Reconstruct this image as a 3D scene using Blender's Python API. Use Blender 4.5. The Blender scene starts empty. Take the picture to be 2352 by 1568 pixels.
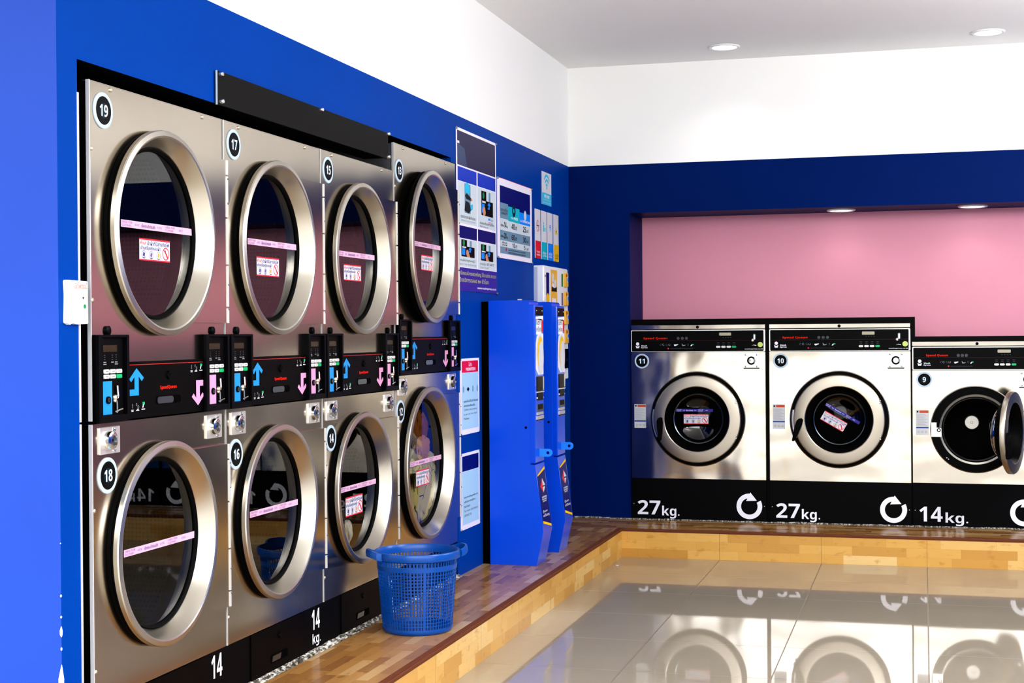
import bpy, math, random
from mathutils import Vector, Matrix, noise

random.seed(7)
SC = bpy.context.scene
COL = SC.collection
PI = math.pi

# ------------------------------------------------------------------ measures of the room
ZP = 0.1665           # top of the raised wooden step
XN, YN = 0.433, 5.150 # outer edge of the step, left arm and back arm
YB = 5.657            # back wall
YW = 5.639            # washer fronts
ZBL, ZC = 2.403, 3.029  # top of blue paint, ceiling
XNI, ZNI, YNI = 0.393, 2.096, 6.09   # niche left edge, soffit, niche back
XR = 4.75             # right wall

# ------------------------------------------------------------------ colours and materials
def lin(c):
    c = c.lstrip('#')
    o = []
    for i in (0, 2, 4):
        v = int(c[i:i + 2], 16) / 255
        o.append(v / 12.92 if v <= .04045 else ((v + .055) / 1.055) ** 2.4)
    return tuple(o) + (1.0,)

M = {}

def pm(name, col, rough=.5, metal=0., spec=.5, coat=0., emit=0., alpha=None):
    m = bpy.data.materials.new(name)
    m.use_nodes = True
    b = m.node_tree.nodes['Principled BSDF']
    b.inputs['Base Color'].default_value = lin(col)
    b.inputs['Roughness'].default_value = rough
    b.inputs['Metallic'].default_value = metal
    b.inputs['Specular IOR Level'].default_value = spec
    b.inputs['Coat Weight'].default_value = coat
    if emit:
        b.inputs['Emission Color'].default_value = lin(col)
        b.inputs['Emission Strength'].default_value = emit
    M[name] = m
    return m, m.node_tree, b

class G:
    """small helper for node graphs"""
    def __init__(s, nt):
        s.nt = nt
    def n(s, t, **kw):
        x = s.nt.nodes.new(t)
        for k, v in kw.items():
            setattr(x, k, v)
        return x
    def link(s, a, b):
        s.nt.links.new(a, b)
    def math(s, op, a, b=None):
        x = s.n('ShaderNodeMath', operation=op)
        for i, v in enumerate((a, b)):
            if v is None:
                continue
            if isinstance(v, (int, float)):
                x.inputs[i].default_value = v
            else:
                s.link(v, x.inputs[i])
        return x.outputs[0]
    def mix(s, f, a, b, mode='MIX'):
        x = s.n('ShaderNodeMix', data_type='RGBA', blend_type=mode)
        for i, v in ((0, f), (6, a), (7, b)):
            if isinstance(v, (int, float)):
                x.inputs[i].default_value = v
            elif isinstance(v, tuple):
                x.inputs[i].default_value = v
            else:
                s.link(v, x.inputs[i])
        return x.outputs[2]
    def ramp(s, f, stops):
        x = s.n('ShaderNodeValToRGB')
        e = x.color_ramp.elements
        while len(e) < len(stops):
            e.new(.5)
        for i, (p, c) in enumerate(stops):
            e[i].position = p
            e[i].color = c if isinstance(c, tuple) else lin(c)
        s.link(f, x.inputs[0])
        return x.outputs[0]
    def xyz(s):
        tc = s.n('ShaderNodeTexCoord')
        sp = s.n('ShaderNodeSeparateXYZ')
        s.link(tc.outputs['Object'], sp.inputs[0])
        return tc.outputs['Object'], sp.outputs
    def comb(s, a, b, c=0.):
        x = s.n('ShaderNodeCombineXYZ')
        for i, v in enumerate((a, b, c)):
            if isinstance(v, (int, float)):
                x.inputs[i].default_value = v
            else:
                s.link(v, x.inputs[i])
        return x.outputs[0]
    def noise(s, vec, scale, detail=2., rough=.5):
        x = s.n('ShaderNodeTexNoise')
        x.inputs['Scale'].default_value = scale
        x.inputs['Detail'].default_value = detail
        x.inputs['Roughness'].default_value = rough
        if vec is not None:
            s.link(vec, x.inputs['Vector'])
        return x.outputs['Fac']
    def bump(s, h, strength, dist=.01):
        x = s.n('ShaderNodeBump')
        x.inputs['Strength'].default_value = strength
        x.inputs['Distance'].default_value = dist
        s.link(h, x.inputs['Height'])
        return x.outputs[0]

def paint(name, col, rough, spec, var=.04):
    m, nt, b = pm(name, col, rough, 0, spec)
    g = G(nt)
    v, _ = g.xyz()
    f = g.noise(v, 1.7, 4)
    c = lin(col)
    lo = tuple(x * (1 - var) for x in c[:3]) + (1,)
    hi = tuple(min(1, x * (1 + var)) for x in c[:3]) + (1,)
    g.link(g.mix(f, lo, hi), b.inputs['Base Color'])
    g.link(g.bump(g.noise(v, 60, 3), .05, .002), b.inputs['Normal'])
    return m

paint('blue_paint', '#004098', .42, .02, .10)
paint('blue_front_lit', '#1E3E90', .45, .15, .10)  # same wall blue, with overexposed daylight tinted into its colour
paint('white_paint', '#F4F4F1', .6, .3, .015)
paint('ceiling_paint', '#F0F0EE', .7, .2, .015)
paint('blue_falloff', '#00205E', .42, .03, .08)  # wall blue darkened, paints in the light falling off towards the back
paint('pink_paint', '#E8A0B2', .55, .25, .03)
pm('dark_void', '#020202', .9, 0, .05)
pm('black_panel', '#030304', 0.45, 0, .07)
pm('black_gloss', '#040506', 0.4, 0, .07)
pm('black_base', '#050608', 0.5, 0, .07)
pm('black_rubber', '#040404', 0.55, 0, .07)
pm('black_plastic', '#06060A', 0.42, 0, .07)
pm('charcoal_sign', '#101010', 0.45, 0, .07)
pm('white_print', '#F2F4FA', .45, 0, .1)
pm('pale_ring', '#B4C8D8', .4, 0, .4)
pm('badge_teal', '#0C2C38', .4, 0, .1)
pm('badge_dark', '#04070A', .4, 0, .08)
pm('grey_print', '#8C9196', .5, 0, .1)
pm('dim_print', '#5A5F64', .5, 0, .1)
pm('dark_print', '#20242B', .5, 0, .1)
pm('red_print', '#E62A12', .5, 0, .1)
pm('red_line', '#B02A22', .5, 0, .3)
pm('dim_red', '#4A1414', .5, 0, .3)
pm('sticker_red', '#D81A34', .45, 0, .3)
pm('sticker_white', '#D8D8DE', .45, 0, .3)
pm('sticker_navy', '#31347E', .45, 0, .3)
pm('sticker_violet', '#6C5C92', .45, 0, .3)
pm('sticker_orange', '#D9A24A', .45, 0, .3)
pm('tape_pink', '#DDAFCB', .45, 0, .3)
pm('tape_purple', '#2A2090', .4, 0, .3)
pm('arrow_blue', '#1F8ED2', .4, 0, .3)
pm('arrow_pink', '#DC9CC4', .4, 0, .3)
pm('btn_white', '#DCDCD8', .4, 0, .4)
pm('btn_green', '#0FA868', .4, 0, .4)
pm('lcd_amber', '#2A2208', .25, 0, .5)
pm('lcd_grey', '#A9A58C', .25, 0, .5)
pm('lime_dot', '#C9DA7C', .5, 0, .3)
pm('chrome', '#D8D8D4', .16, 1.)
pm('bright_steel', '#F4F2EE', .3, .8)
pm('collar_steel', '#8F8D86', .35, .9)
pm('slot_steel', '#7E8A90', .28, 1.)
pm('hinge_steel', '#E9E9E9', .4, .6)
pm('screw_brass', '#DAD2BE', .28, 1.)
pm('kiosk_blue', '#0850D8', .25, 0, .35)
pm('kiosk_dark', '#0720A0', .4, 0, .3)
pm('kiosk_sky', '#2C8BEE', .35, 0, .3)
pm('yellow_print', '#F2C520', .45, 0, .1)
pm('navy_print', '#04106A', .4, 0, .1)
pm('header_blue', '#163060', .35, 0, .3)
pm('royal_print', '#1B3CB8', .4, 0, .1)
pm('indigo_print', '#2C284E', .4, 0, .1)
pm('violet_foot', '#241A96', .4, 0, .3)
pm('poster_grey', '#C9D6DC', .45, 0, .35)
pm('poster_slate', '#6E93A8', .45, 0, .35)
pm('poster_sky', '#AED3EA', .45, 0, .35)
pm('teal_print', '#12B3C6', .45, 0, .1)
pm('azure_print', '#1488F4', .45, 0, .1)
pm('cyan_print', '#38B9E0', .45, 0, .1)
pm('frame_white', '#EFEAF6', .4, 0, .35)
pm('skin_print', '#C58F74', .5, 0, .1)
pm('lime_text', '#C8CE6A', .45, 0, .3)
pm('promo_red', '#E00838', .4, 0, .3)
pm('amber_print', '#EDBB12', .45, 0, .1)
pm('gold_print', '#E8B548', .45, 0, .1)
pm('dispenser_white', '#F0F2F6', .35, 0, .4)
pm('dispenser_grey', '#BFC6DA', .45, 0, .3)
pm('plate_white', '#F6F5F0', .45, 0, .35)
pm('green_print', '#1E8A50', .45, 0, .1)
pm('lamp_trim', '#E8E8E8', .4, 0, .4)
pm('lamp_glow', '#FFFFFF', .5, 0, .3, 0, 2.2)
pm('pavement', '#7C7872', .8, 0, .2)
pm('scrap_white', '#EFEFEA', .7, 0, .2)
pm('cloth_white', '#EFEBDC', .85, 0, .1)
pm('cloth_brown', '#A2622F', .85, 0, .1)
pm('cloth_pink', '#E2A78E', .85, 0, .1)
pm('drum_hub', '#D6D2CA', .35, .6)
pm('mesh_plate', '#C9C7C0', .35, .8)
pm('warn_grey', '#C4C6C8', .4, 0, .4)
pm('warn_orange', '#B84A2A', .45, 0, .3)
pm('warn_blue', '#1C3E86', .45, 0, .3)
pm('basket_blue', '#074A98', .3, 0, .4)

def brushed(name, col, rough, vert=True, wav=0., wscale=2., lo=.0, aniso=0.):
    m, nt, b = pm(name, col, rough, 1.)
    g = G(nt)
    v, o = g.xyz()
    st = g.comb(g.math('MULTIPLY', o[0], 2. if not vert else 240.), g.math('MULTIPLY', o[1], 3.), g.math('MULTIPLY', o[2], 240. if not vert else 2.))
    f = g.noise(st, 1.0, 3)
    r = g.math('ADD', g.math('MULTIPLY', g.math('SUBTRACT', f, .5), .03), rough)
    g.link(r, b.inputs['Roughness'])
    c = lin(col)
    dk = tuple(x * .97 for x in c[:3]) + (1,)
    g.link(g.mix(f, dk, c), b.inputs['Base Color'])
    if wav:
        g.link(g.bump(g.noise(v, wscale, 1.5, .4), wav, .05), b.inputs['Normal'])
    return m

brushed('dryer_steel', '#BAB1A3', .17, True, .10, 1.8)
pm('ring_steel', '#C2BDB3', .30, 1.)
brushed('washer_steel', '#C9C3B8', .12, True, .5, 2.4)
pm('washer_ring', '#B4AC9E', .34, 1.)
brushed('cabinet_steel', '#A9A9A8', .45, True)

def glass(name, tint, ior, rough=.0):
    m = bpy.data.materials.new(name)
    m.use_nodes = True
    nt = m.node_tree
    nt.nodes.clear()
    g = G(nt)
    out = g.n('ShaderNodeOutputMaterial')
    tr = g.n('ShaderNodeBsdfTransparent')
    tr.inputs[0].default_value = lin(tint)
    gl = g.n('ShaderNodeBsdfGlossy')
    gl.inputs['Roughness'].default_value = rough
    fr = g.n('ShaderNodeFresnel')
    fr.inputs[0].default_value = ior
    mx = g.n('ShaderNodeMixShader')
    g.link(fr.outputs[0], mx.inputs[0])
    g.link(tr.outputs[0], mx.inputs[1])
    g.link(gl.outputs[0], mx.inputs[2])
    g.link(mx.outputs[0], out.inputs[0])
    M[name] = m

glass('dryer_glass', '#EEEEEA', 1.6, .01)
glass('washer_glass', '#B8BCC0', 1.9, .01)

def drum_material():
    m, nt, b = pm('drum_metal', '#4A4840', .4, .7)
    g = G(nt)
    v, o = g.xyz()
    x = g.n('ShaderNodeTexVoronoi')
    x.inputs['Scale'].default_value = 75
    x.inputs['Randomness'].default_value = .15
    g.link(v, x.inputs['Vector'])
    f = g.ramp(x.outputs['Distance'], [(.30, '#050505'), (.42, '#3A3830')])
    g.link(f, b.inputs['Base Color'])
drum_material()
pm('drum_dark', '#030303', .6, 0, .05)

def wood(name, ua, va, pal, row=.055, ln=.27, rough=.22, spec=.5, tile_u=None, tint=1.0):
    """butcher-block print: random strips along axis ua, rows along axis va (object coordinates)"""
    m, nt, b = pm(name, '#C09050', rough, 0, spec)
    g = G(nt)
    vec, o = g.xyz()
    u, v = o[ua], o[va]
    r = g.math('FLOOR', g.math('DIVIDE', v, row))
    w1 = g.n('ShaderNodeTexWhiteNoise', noise_dimensions='1D')
    g.link(r, w1.inputs['W'])
    un = g.math('ADD', g.math('DIVIDE', u, ln), g.math('MULTIPLY', w1.outputs['Value'], 7.3))
    c = g.math('FLOOR', un)
    w2 = g.n('ShaderNodeTexWhiteNoise', noise_dimensions='2D')
    g.link(g.comb(r, c), w2.inputs['Vector'])
    base = g.ramp(w2.outputs['Value'], [(0, pal[0]), (.35, pal[1]), (.7, pal[2]), (1, pal[3])])
    st = g.comb(g.math('MULTIPLY', u, 9.), g.math('ADD', g.math('MULTIPLY', v, 95.), g.math('MULTIPLY', w2.outputs['Value'], 40.)))
    gr = g.noise(st, 1.0, 5, .6)
    base = g.mix(g.math('MULTIPLY', gr, .55), base, g.mix(.55, base, lin(pal[0])), 'MIX')
    kn = g.noise(g.comb(g.math('MULTIPLY', u, 14.), g.math('MULTIPLY', v, 26.)), 1.0, 3)
    base = g.mix(g.ramp(kn, [(.58, (0, 0, 0, 1)), (.75, (.5, .5, .5, 1))]), base, lin(pal[4]))
    fr = g.math('FRACT', un)
    seam = g.math('LESS_THAN', fr, .006)
    frv = g.math('FRACT', g.math('DIVIDE', v, row))
    seam = g.math('MAXIMUM', seam, g.math('LESS_THAN', frv, .02))
    base = g.mix(g.math('MULTIPLY', seam, .35), base, lin(pal[4]))
    if tile_u is not None:
        t = g.math('FRACT', g.math('DIVIDE', g.math('SUBTRACT', u, tile_u), .588))
        tl = g.math('LESS_THAN', t, .006)
        base = g.mix(g.math('MULTIPLY', tl, .6), base, lin('#8A6A48'))
    g.link(base, b.inputs['Base Color'])
    return m

PAL_TOP = ['#865C33', '#A0753E', '#AE844F', '#C4A374', '#64401E']
PAL_RIS = ['#C08E42', '#D5A452', '#DDB062', '#E8C88A', '#A8702C']
wood('wood_top', 1, 0, PAL_TOP, .044, .24, .24, .3, .46)
wood('wood_top_back', 0, 1, PAL_TOP, .044, .24, .24, .3, 1.012)
wood('wood_riser_left', 1, 2, PAL_RIS, .052, .22, .25, .4, .46)
wood('wood_riser_back', 0, 2, PAL_RIS, .052, .30, .25, .4, 1.012)

def nosing_mat():
    m, nt, b = pm('nosing_brown', '#6A3C26', .6, 0, .15)
nosing_mat()

def tile_floor():
    m, nt, b = pm('floor_tile', '#C9BFAA', .035, 0, .45)
    g = G(nt)
    v, o = g.xyz()
    n1 = g.noise(v, 3., 4)
    n2 = g.noise(g.comb(g.math('MULTIPLY', o[0], 30.), g.math('MULTIPLY', o[1], 30.)), 1., 4)
    base = g.mix(n1, lin('#978D7C'), lin('#A39988'))
    base = g.mix(g.math('MULTIPLY', n2, .25), base, lin('#887E6E'))
    tx = g.math('FRACT', g.math('DIVIDE', g.math('SUBTRACT', o[0], 1.012), .588))
    ty = g.math('FRACT', g.math('DIVIDE', g.math('SUBTRACT', o[1], 2.80), .588))
    gr = g.math('MAXIMUM', g.math('LESS_THAN', tx, .009), g.math('LESS_THAN', ty, .006))
    base = g.mix(g.math('MULTIPLY', gr, .75), base, lin('#6E6252'))
    g.link(base, b.inputs['Base Color'])
    g.link(g.math('ADD', g.math('MULTIPLY', gr, .4), .03), b.inputs['Roughness'])
tile_floor()

def grout():
    m, nt, b = pm('grout_rough', '#8A8478', .8, 0, .2)
    g = G(nt)
    v, o = g.xyz()
    f = g.noise(g.comb(g.math('MULTIPLY', o[0], 90.), g.math('MULTIPLY', o[1], 38.), g.math('MULTIPLY', o[2], 60.)), 1., 4, .7)
    g.link(g.ramp(f, [(.36, '#1A1814'), (.48, '#6A655A'), (.58, '#CFCBC0'), (.75, '#F2F0E8')]), b.inputs['Base Color'])
    g.link(g.bump(f, .8, .01), b.inputs['Normal'])
grout()

def yellow_cloth():
    m, nt, b = pm('cloth_yellow', '#EFE08C', .85, 0, .1)
    g = G(nt)
    v, o = g.xyz()
    w = g.n('ShaderNodeTexVoronoi', feature='DISTANCE_TO_EDGE')
    w.inputs['Scale'].default_value = 11
    g.link(v, w.inputs['Vector'])
    ln_ = g.math('LESS_THAN', w.outputs['Distance'], .018)
    msk = g.math('GREATER_THAN', g.noise(v, 9., 2), .5)
    base = g.mix(g.noise(v, 5., 3), lin('#FFF6C0'), lin('#F2DE78'))
    base = g.mix(g.math('MULTIPLY', ln_, msk), base, lin('#4A3826'))
    g.link(base, b.inputs['Base Color'])
yellow_cloth()

# ------------------------------------------------------------------ mesh builder
_tc = {}

def heavy(t):
    """latin letters and digits in the bold sans-serif range of the built-in fonts"""
    o = ''
    for ch in t:
        if '0' <= ch <= '9':
            o += chr(0x1D7EC + ord(ch) - 48)
        elif 'A' <= ch <= 'Z':
            o += chr(0x1D5D4 + ord(ch) - 65)
        elif 'a' <= ch <= 'z':
            o += chr(0x1D5EE + ord(ch) - 97)
        else:
            o += ch
    return o

def glyphs(s, bold):
    if bold >= .02:
        s, bold = heavy(s), 0.
    k = (s, bold)
    if k not in _tc:
        c = bpy.data.curves.new('glyph', 'FONT')
        c.body = s
        c.resolution_u = 3
        c.offset = bold
        o = bpy.data.objects.new('glyph', c)
        COL.objects.link(o)
        bpy.context.view_layer.update()
        dg = bpy.context.evaluated_depsgraph_get()
        me = bpy.data.meshes.new_from_object(o.evaluated_get(dg))
        vs = [(v.co.x, v.co.y) for v in me.vertices]
        fs = [tuple(p.vertices) for p in me.polygons]
        bpy.data.meshes.remove(me)
        bpy.data.objects.remove(o)
        bpy.data.curves.remove(c)
        _tc[k] = (vs, fs)
    return _tc[k]

def rr(u0, u1, v0, v1, r, n=5):
    r = min(r, abs(u1 - u0) / 2 - 1e-5, abs(v1 - v0) / 2 - 1e-5)
    if r <= 1e-5:
        return [(u0, v0), (u1, v0), (u1, v1), (u0, v1)]
    P = []
    for cu, cv, a in ((u1 - r, v0 + r, -90), (u1 - r, v1 - r, 0), (u0 + r, v1 - r, 90), (u0 + r, v0 + r, 180)):
        for i in range(n + 1):
            t = math.radians(a + 90 * i / n)
            P.append((cu + r * math.cos(t), cv + r * math.sin(t)))
    return P

def circ(cu, cv, r, n=32, ry=None, a0=0):
    ry = r if ry is None else ry
    return [(cu + r * math.cos(a0 + 2 * PI * i / n), cv + ry * math.sin(a0 + 2 * PI * i / n)) for i in range(n)]

class MB:
    """collects geometry in face coordinates: u to the right, v up, w out of the front"""
    def __init__(s, org=(0, 0, 0)):
        s.V, s.F, s.mi, s.names, s.org = [], [], [], [], org
    def m(s, name):
        if name not in s.names:
            s.names.append(name)
        return s.names.index(name)
    def pt(s, p):
        u, v, w = p
        s.V.append((u - s.org[0], -(w - s.org[2]), v - s.org[1]))
        return len(s.V) - 1
    def face(s, pts, mat):
        s.F.append([s.pt(p) for p in pts])
        s.mi.append(s.m(mat))
        return s
    def idx(s, ids, mat):
        s.F.append(ids)
        s.mi.append(s.m(mat))
    def poly(s, P, w, mat):
        return s.face([(u, v, w) for u, v in P], mat)
    def rect(s, u0, u1, v0, v1, w, mat):
        return s.poly([(u0, v0), (u1, v0), (u1, v1), (u0, v1)], w, mat)
    def prism(s, P, w0, w1, mat, side=None, back=True):
        side = side or mat
        a = [s.pt((u, v, w0)) for u, v in P]
        b = [s.pt((u, v, w1)) for u, v in P]
        n = len(P)
        for i in range(n):
            j = (i + 1) % n
            s.idx([a[i], a[j], b[j], b[i]], side)
        s.idx(list(b), mat)
        if back:
            s.idx(list(reversed(a)), mat)
        return s
    def box(s, u0, u1, v0, v1, w0, w1, mat, side=None):
        return s.prism([(u0, v0), (u1, v0), (u1, v1), (u0, v1)], w0, w1, mat, side)
    def rbox(s, u0, u1, v0, v1, w0, w1, mat, r=.004, b=.002, n=5):
        P0 = rr(u0, u1, v0, v1, r, n)
        P1 = rr(u0 + b, u1 - b, v0 + b, v1 - b, max(r - b, .0005), n)
        if len(P0) != len(P1):
            return s.prism(P0, w0, w1, mat)
        rings = [[s.pt((u, v, w0)) for u, v in P0], [s.pt((u, v, w1 - b)) for u, v in P0], [s.pt((u, v, w1)) for u, v in P1]]
        k = len(P0)
        for A, B in zip(rings, rings[1:]):
            for i in range(k):
                j = (i + 1) % k
                s.idx([A[i], A[j], B[j], B[i]], mat)
        s.idx(list(rings[2]), mat)
        s.idx(list(reversed(rings[0])), mat)
        return s
    def lathe(s, cu, cv, prof, mats, n=64, cap0=False, cap1=False, a0=0., a1=2 * PI):
        full = abs(a1 - a0 - 2 * PI) < 1e-6
        rings = []
        k = n if full else n + 1
        for r, w in prof:
            rings.append([s.pt((cu + r * math.cos(a0 + (a1 - a0) * i / n), cv + r * math.sin(a0 + (a1 - a0) * i / n), w)) for i in range(k)])
        for q, (A, B) in enumerate(zip(rings, rings[1:])):
            mt = mats if isinstance(mats, str) else mats[q]
            for i in range(n):
                j = (i + 1) % k
                s.idx([A[i], A[j], B[j], B[i]], mt)
        if cap0:
            s.idx(list(rings[0]), mats if isinstance(mats, str) else mats[0])
        if cap1:
            s.idx(list(rings[-1]), mats if isinstance(mats, str) else mats[-1])
        return s
    def ring(s, cu, cv, r0, r1, w, mat, d0=0, d1=360, n=40, sx=1., sy=1.):
        a0, a1 = math.radians(d0), math.radians(d1)
        for i in range(n):
            t0, t1 = a0 + (a1 - a0) * i / n, a0 + (a1 - a0) * (i + 1) / n
            s.poly([(cu + sx * r0 * math.cos(t0), cv + sy * r0 * math.sin(t0)), (cu + sx * r1 * math.cos(t0), cv + sy * r1 * math.sin(t0)),
                    (cu + sx * r1 * math.cos(t1), cv + sy * r1 * math.sin(t1)), (cu + sx * r0 * math.cos(t1), cv + sy * r0 * math.sin(t1))], w, mat)
        return s
    def disc(s, cu, cv, r, w, mat, n=32, ry=None):
        return s.poly(circ(cu, cv, r, n, ry), w, mat)
    def dome(s, cu, cv, r, w, h, mat, n=14):
        return s.lathe(cu, cv, [(r, w), (r * .9, w + h * .6), (r * .5, w + h)], mat, n, cap1=True)
    def plate_hole(s, u0, u1, v0, v1, cu, cv, r, w, mat, n=72):
        def hit(t):
            c, d = math.cos(t), math.sin(t)
            k = 1e9
            if c > 1e-9: k = min(k, (u1 - cu) / c)
            if c < -1e-9: k = min(k, (u0 - cu) / c)
            if d > 1e-9: k = min(k, (v1 - cv) / d)
            if d < -1e-9: k = min(k, (v0 - cv) / d)
            return (cu + k * c, cv + k * d)
        cor = [(math.atan2(y - cv, x - cu) % (2 * PI), (x, y)) for x in (u0, u1) for y in (v0, v1)]
        for i in range(n):
            t0, t1 = 2 * PI * i / n, 2 * PI * (i + 1) / n
            P = [(cu + r * math.cos(t0), cv + r * math.sin(t0)), hit(t0)]
            P += [p for a, p in cor if t0 < a < t1]
            P += [hit(t1), (cu + r * math.cos(t1), cv + r * math.sin(t1))]
            s.poly(P, w, mat)
        return s
    def text(s, st, u0, u1, v0, v1, w, mat, bold=.0, fn=None):
        vs, fs = glyphs(st, bold)
        if not vs:
            return s
        a0, a1 = min(p[0] for p in vs), max(p[0] for p in vs)
        b0, b1 = min(p[1] for p in vs), max(p[1] for p in vs)
        ids = []
        for x, y in vs:
            uu = u0 + (x - a0) / (a1 - a0) * (u1 - u0)
            vv = v0 + (y - b0) / (b1 - b0) * (v1 - v0)
            ids.append(s.pt(fn(uu, vv) if fn else (uu, vv, w)))
        for f in fs:
            s.idx([ids[i] for i in f], mat)
        return s
    def tube(s, pts, r, mat, n=8):
        P = [Vector(p) for p in pts]
        rings = []
        for i, p in enumerate(P):
            d = (P[min(i + 1, len(P) - 1)] - P[max(i - 1, 0)]).normalized()
            a = d.cross(Vector((0.3, .2, .93))).normalized()
            b = d.cross(a)
            rings.append([s.pt(tuple(p + a * r * math.cos(2 * PI * k / n) + b * r * math.sin(2 * PI * k / n))) for k in range(n)])
        for A, B in zip(rings, rings[1:]):
            for i in range(n):
                j = (i + 1) % n
                s.idx([A[i], A[j], B[j], B[i]], mat)
        s.idx(list(rings[0]), mat)
        s.idx(list(rings[-1]), mat)
        return s
    def mesh(s, name, sharp=35):
        me = bpy.data.meshes.new(name)
        me.from_pydata(s.V, [], s.F)
        for k in s.names:
            me.materials.append(M[k])
        for p, i in zip(me.polygons, s.mi):
            p.material_index = i
            p.use_smooth = True
        me.set_sharp_from_angle(angle=math.radians(sharp))
        me.update()
        return me
    def build(s, name, parent=None, loc=(0, 0, 0), sharp=35, label=None):
        o = bpy.data.objects.new(name, s.mesh(name, sharp))
        COL.objects.link(o)
        o.parent = parent
        o.location = loc
        if label:
            o['label'] = label
        return o

_share = {}

def shared(key, name, parent, make, loc=(0, 0, 0), label=None, sharp=35):
    """one mesh, many copies"""
    if key not in _share:
        _share[key] = make().mesh(name, sharp)
    o = bpy.data.objects.new(name, _share[key])
    COL.objects.link(o)
    o.parent = parent
    o.location = loc
    if label:
        o['label'] = label
    return o

def thing(name, label, cat, loc, rot=0., group=None):
    o = bpy.data.objects.new(name, None)
    o.empty_display_size = .1
    COL.objects.link(o)
    o.location = loc
    o.rotation_euler = (0, 0, rot)
    o['label'] = label
    o['category'] = cat
    if group:
        o['group'] = group
    return o

def tag(o, label, cat, group=None):
    o['label'] = label
    o['category'] = cat
    if group:
        o['group'] = group
    return o

def world_box(mb, x0, x1, y0, y1, z0, z1, mats):
    """axis-aligned world box; mats: one name or dict of face -> name (x0 x1 y0 y1 z0 z1)"""
    g = (lambda k: mats if isinstance(mats, str) else mats.get(k, mats.get('*')))
    def q(pts, k):
        if g(k):
            mb.face([(x, z, -y) for x, y, z in pts], g(k))
    q([(x0, y0, z0), (x0, y1, z0), (x0, y1, z1), (x0, y0, z1)], 'x0')
    q([(x1, y0, z0), (x1, y1, z0), (x1, y1, z1), (x1, y0, z1)], 'x1')
    q([(x0, y0, z0), (x1, y0, z0), (x1, y0, z1), (x0, y0, z1)], 'y0')
    q([(x0, y1, z0), (x1, y1, z0), (x1, y1, z1), (x0, y1, z1)], 'y1')
    q([(x0, y0, z0), (x1, y0, z0), (x1, y1, z0), (x0, y1, z0)], 'z0')
    q([(x0, y0, z1), (x1, y0, z1), (x1, y1, z1), (x0, y1, z1)], 'z1')
    return mb

def structure(name, mb):
    o = mb.build(name)
    o['kind'] = 'structure'
    return o

# ------------------------------------------------------------------ the room
W13Y = 2.401
mb = MB()
B = 'blue_paint'
# short return beside the machines, then the wall above them, then the wall behind posters
world_box(mb, -.10, 0, -.149, -.052, 0, ZBL, B)
world_box(mb, -.10, 0, -.149, -.052, ZBL, 3.7, 'white_paint')
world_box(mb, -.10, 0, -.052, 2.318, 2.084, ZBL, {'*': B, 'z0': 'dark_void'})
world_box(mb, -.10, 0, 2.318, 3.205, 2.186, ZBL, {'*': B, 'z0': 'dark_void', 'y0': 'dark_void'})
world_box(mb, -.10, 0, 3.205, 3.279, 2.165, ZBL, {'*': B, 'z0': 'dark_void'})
world_box(mb, -.10, 0, 3.279, YB, 0, ZBL, B)
world_box(mb, -.10, 0, -.052, YB, ZBL, ZC, 'white_paint')
# black shell added behind the machines to block stray light
world_box(mb, -1.2, -1.15, -.14, 3.6, 0, 2.6, 'dark_void')
world_box(mb, -1.2, -.1, 3.55, 3.6, 0, 2.6, 'dark_void')
world_box(mb, -1.2, -.1, -.14, 3.6, 2.6, 2.62, 'dark_void')
structure('wall_left', mb)

mb = MB()
world_box(mb, -3.2, -.10, -.149, -.10, 0, 3.7, 'blue_front_lit')
world_box(mb, -.10, 0.0, -.1492, -.149, 0, 3.7, 'blue_front_lit')
# chipped paint along the outer corner
for z0, z1, d in ((.395, .485, .010), (.555, .585, .005), (.605, .612, .003), (.66, .668, .003), (.52, .53, .003), (.80, .803, .002)):
    for k in range(2):
        P = [(-.1495, z0), (-.1495 + d * .8, z0 + .2 * (z1 - z0)), (-.1495 + d, z0 + .55 * (z1 - z0)), (-.1495 + d * .45, z0 + .8 * (z1 - z0)), (-.1495, z1)]
        if k == 0:
            mb.face([(.0006, z, -y) for y, z in P], 'plate_white')
        else:
            mb.face([(-(y + .1495), z, .1496) for y, z in P], 'plate_white')

structure('wall_front', mb)

mb = MB()
world_box(mb, -.1, XNI, YB, YNI, 0, ZNI, 'blue_falloff')                       # column left of the niche
structure('wall_column', mb)
mb = MB()
world_box(mb, -.1, XR, YB, YNI, ZNI, ZBL, 'blue_falloff')                      # beam over the niche
world_box(mb, -.1, XR, YB, YNI, ZBL, ZC, 'white_paint')
structure('wall_beam', mb)
mb = MB()
world_box(mb, XNI, XR, YNI, YNI + .1, 0, ZBL, 'pink_paint')
structure('wall_back', mb)


mb = MB()
world_box(mb, XR, XR + .1, -.149, YNI, 0, ZBL, B)
world_box(mb, XR, XR + .1, -.149, YNI, ZBL, ZC, 'white_paint')
structure('wall_right', mb)

mb = MB()
world_box(mb, -.1, XR + .1, -.149, YNI + .1, ZC, ZC + .08, 'ceiling_paint')
world_box(mb, -3.2, 8.0, -2.2, -.149, 3.45, 3.7, 'ceiling_paint')   # canopy outside
world_box(mb, -.1, XR + .1, -.149, -.10, ZC, 3.45, 'white_paint')
structure('ceiling', mb)

mb = MB()
world_box(mb, -3.2, 8.0, -2.2, YNI, -.05, 0, {'z1': 'floor_tile'})
structure('floor', mb)
mb = MB()
world_box(mb, -40, 40, -60, -2.2, -.12, -.03, {'z1': 'pavement'})
structure('pavement', mb)

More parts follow.
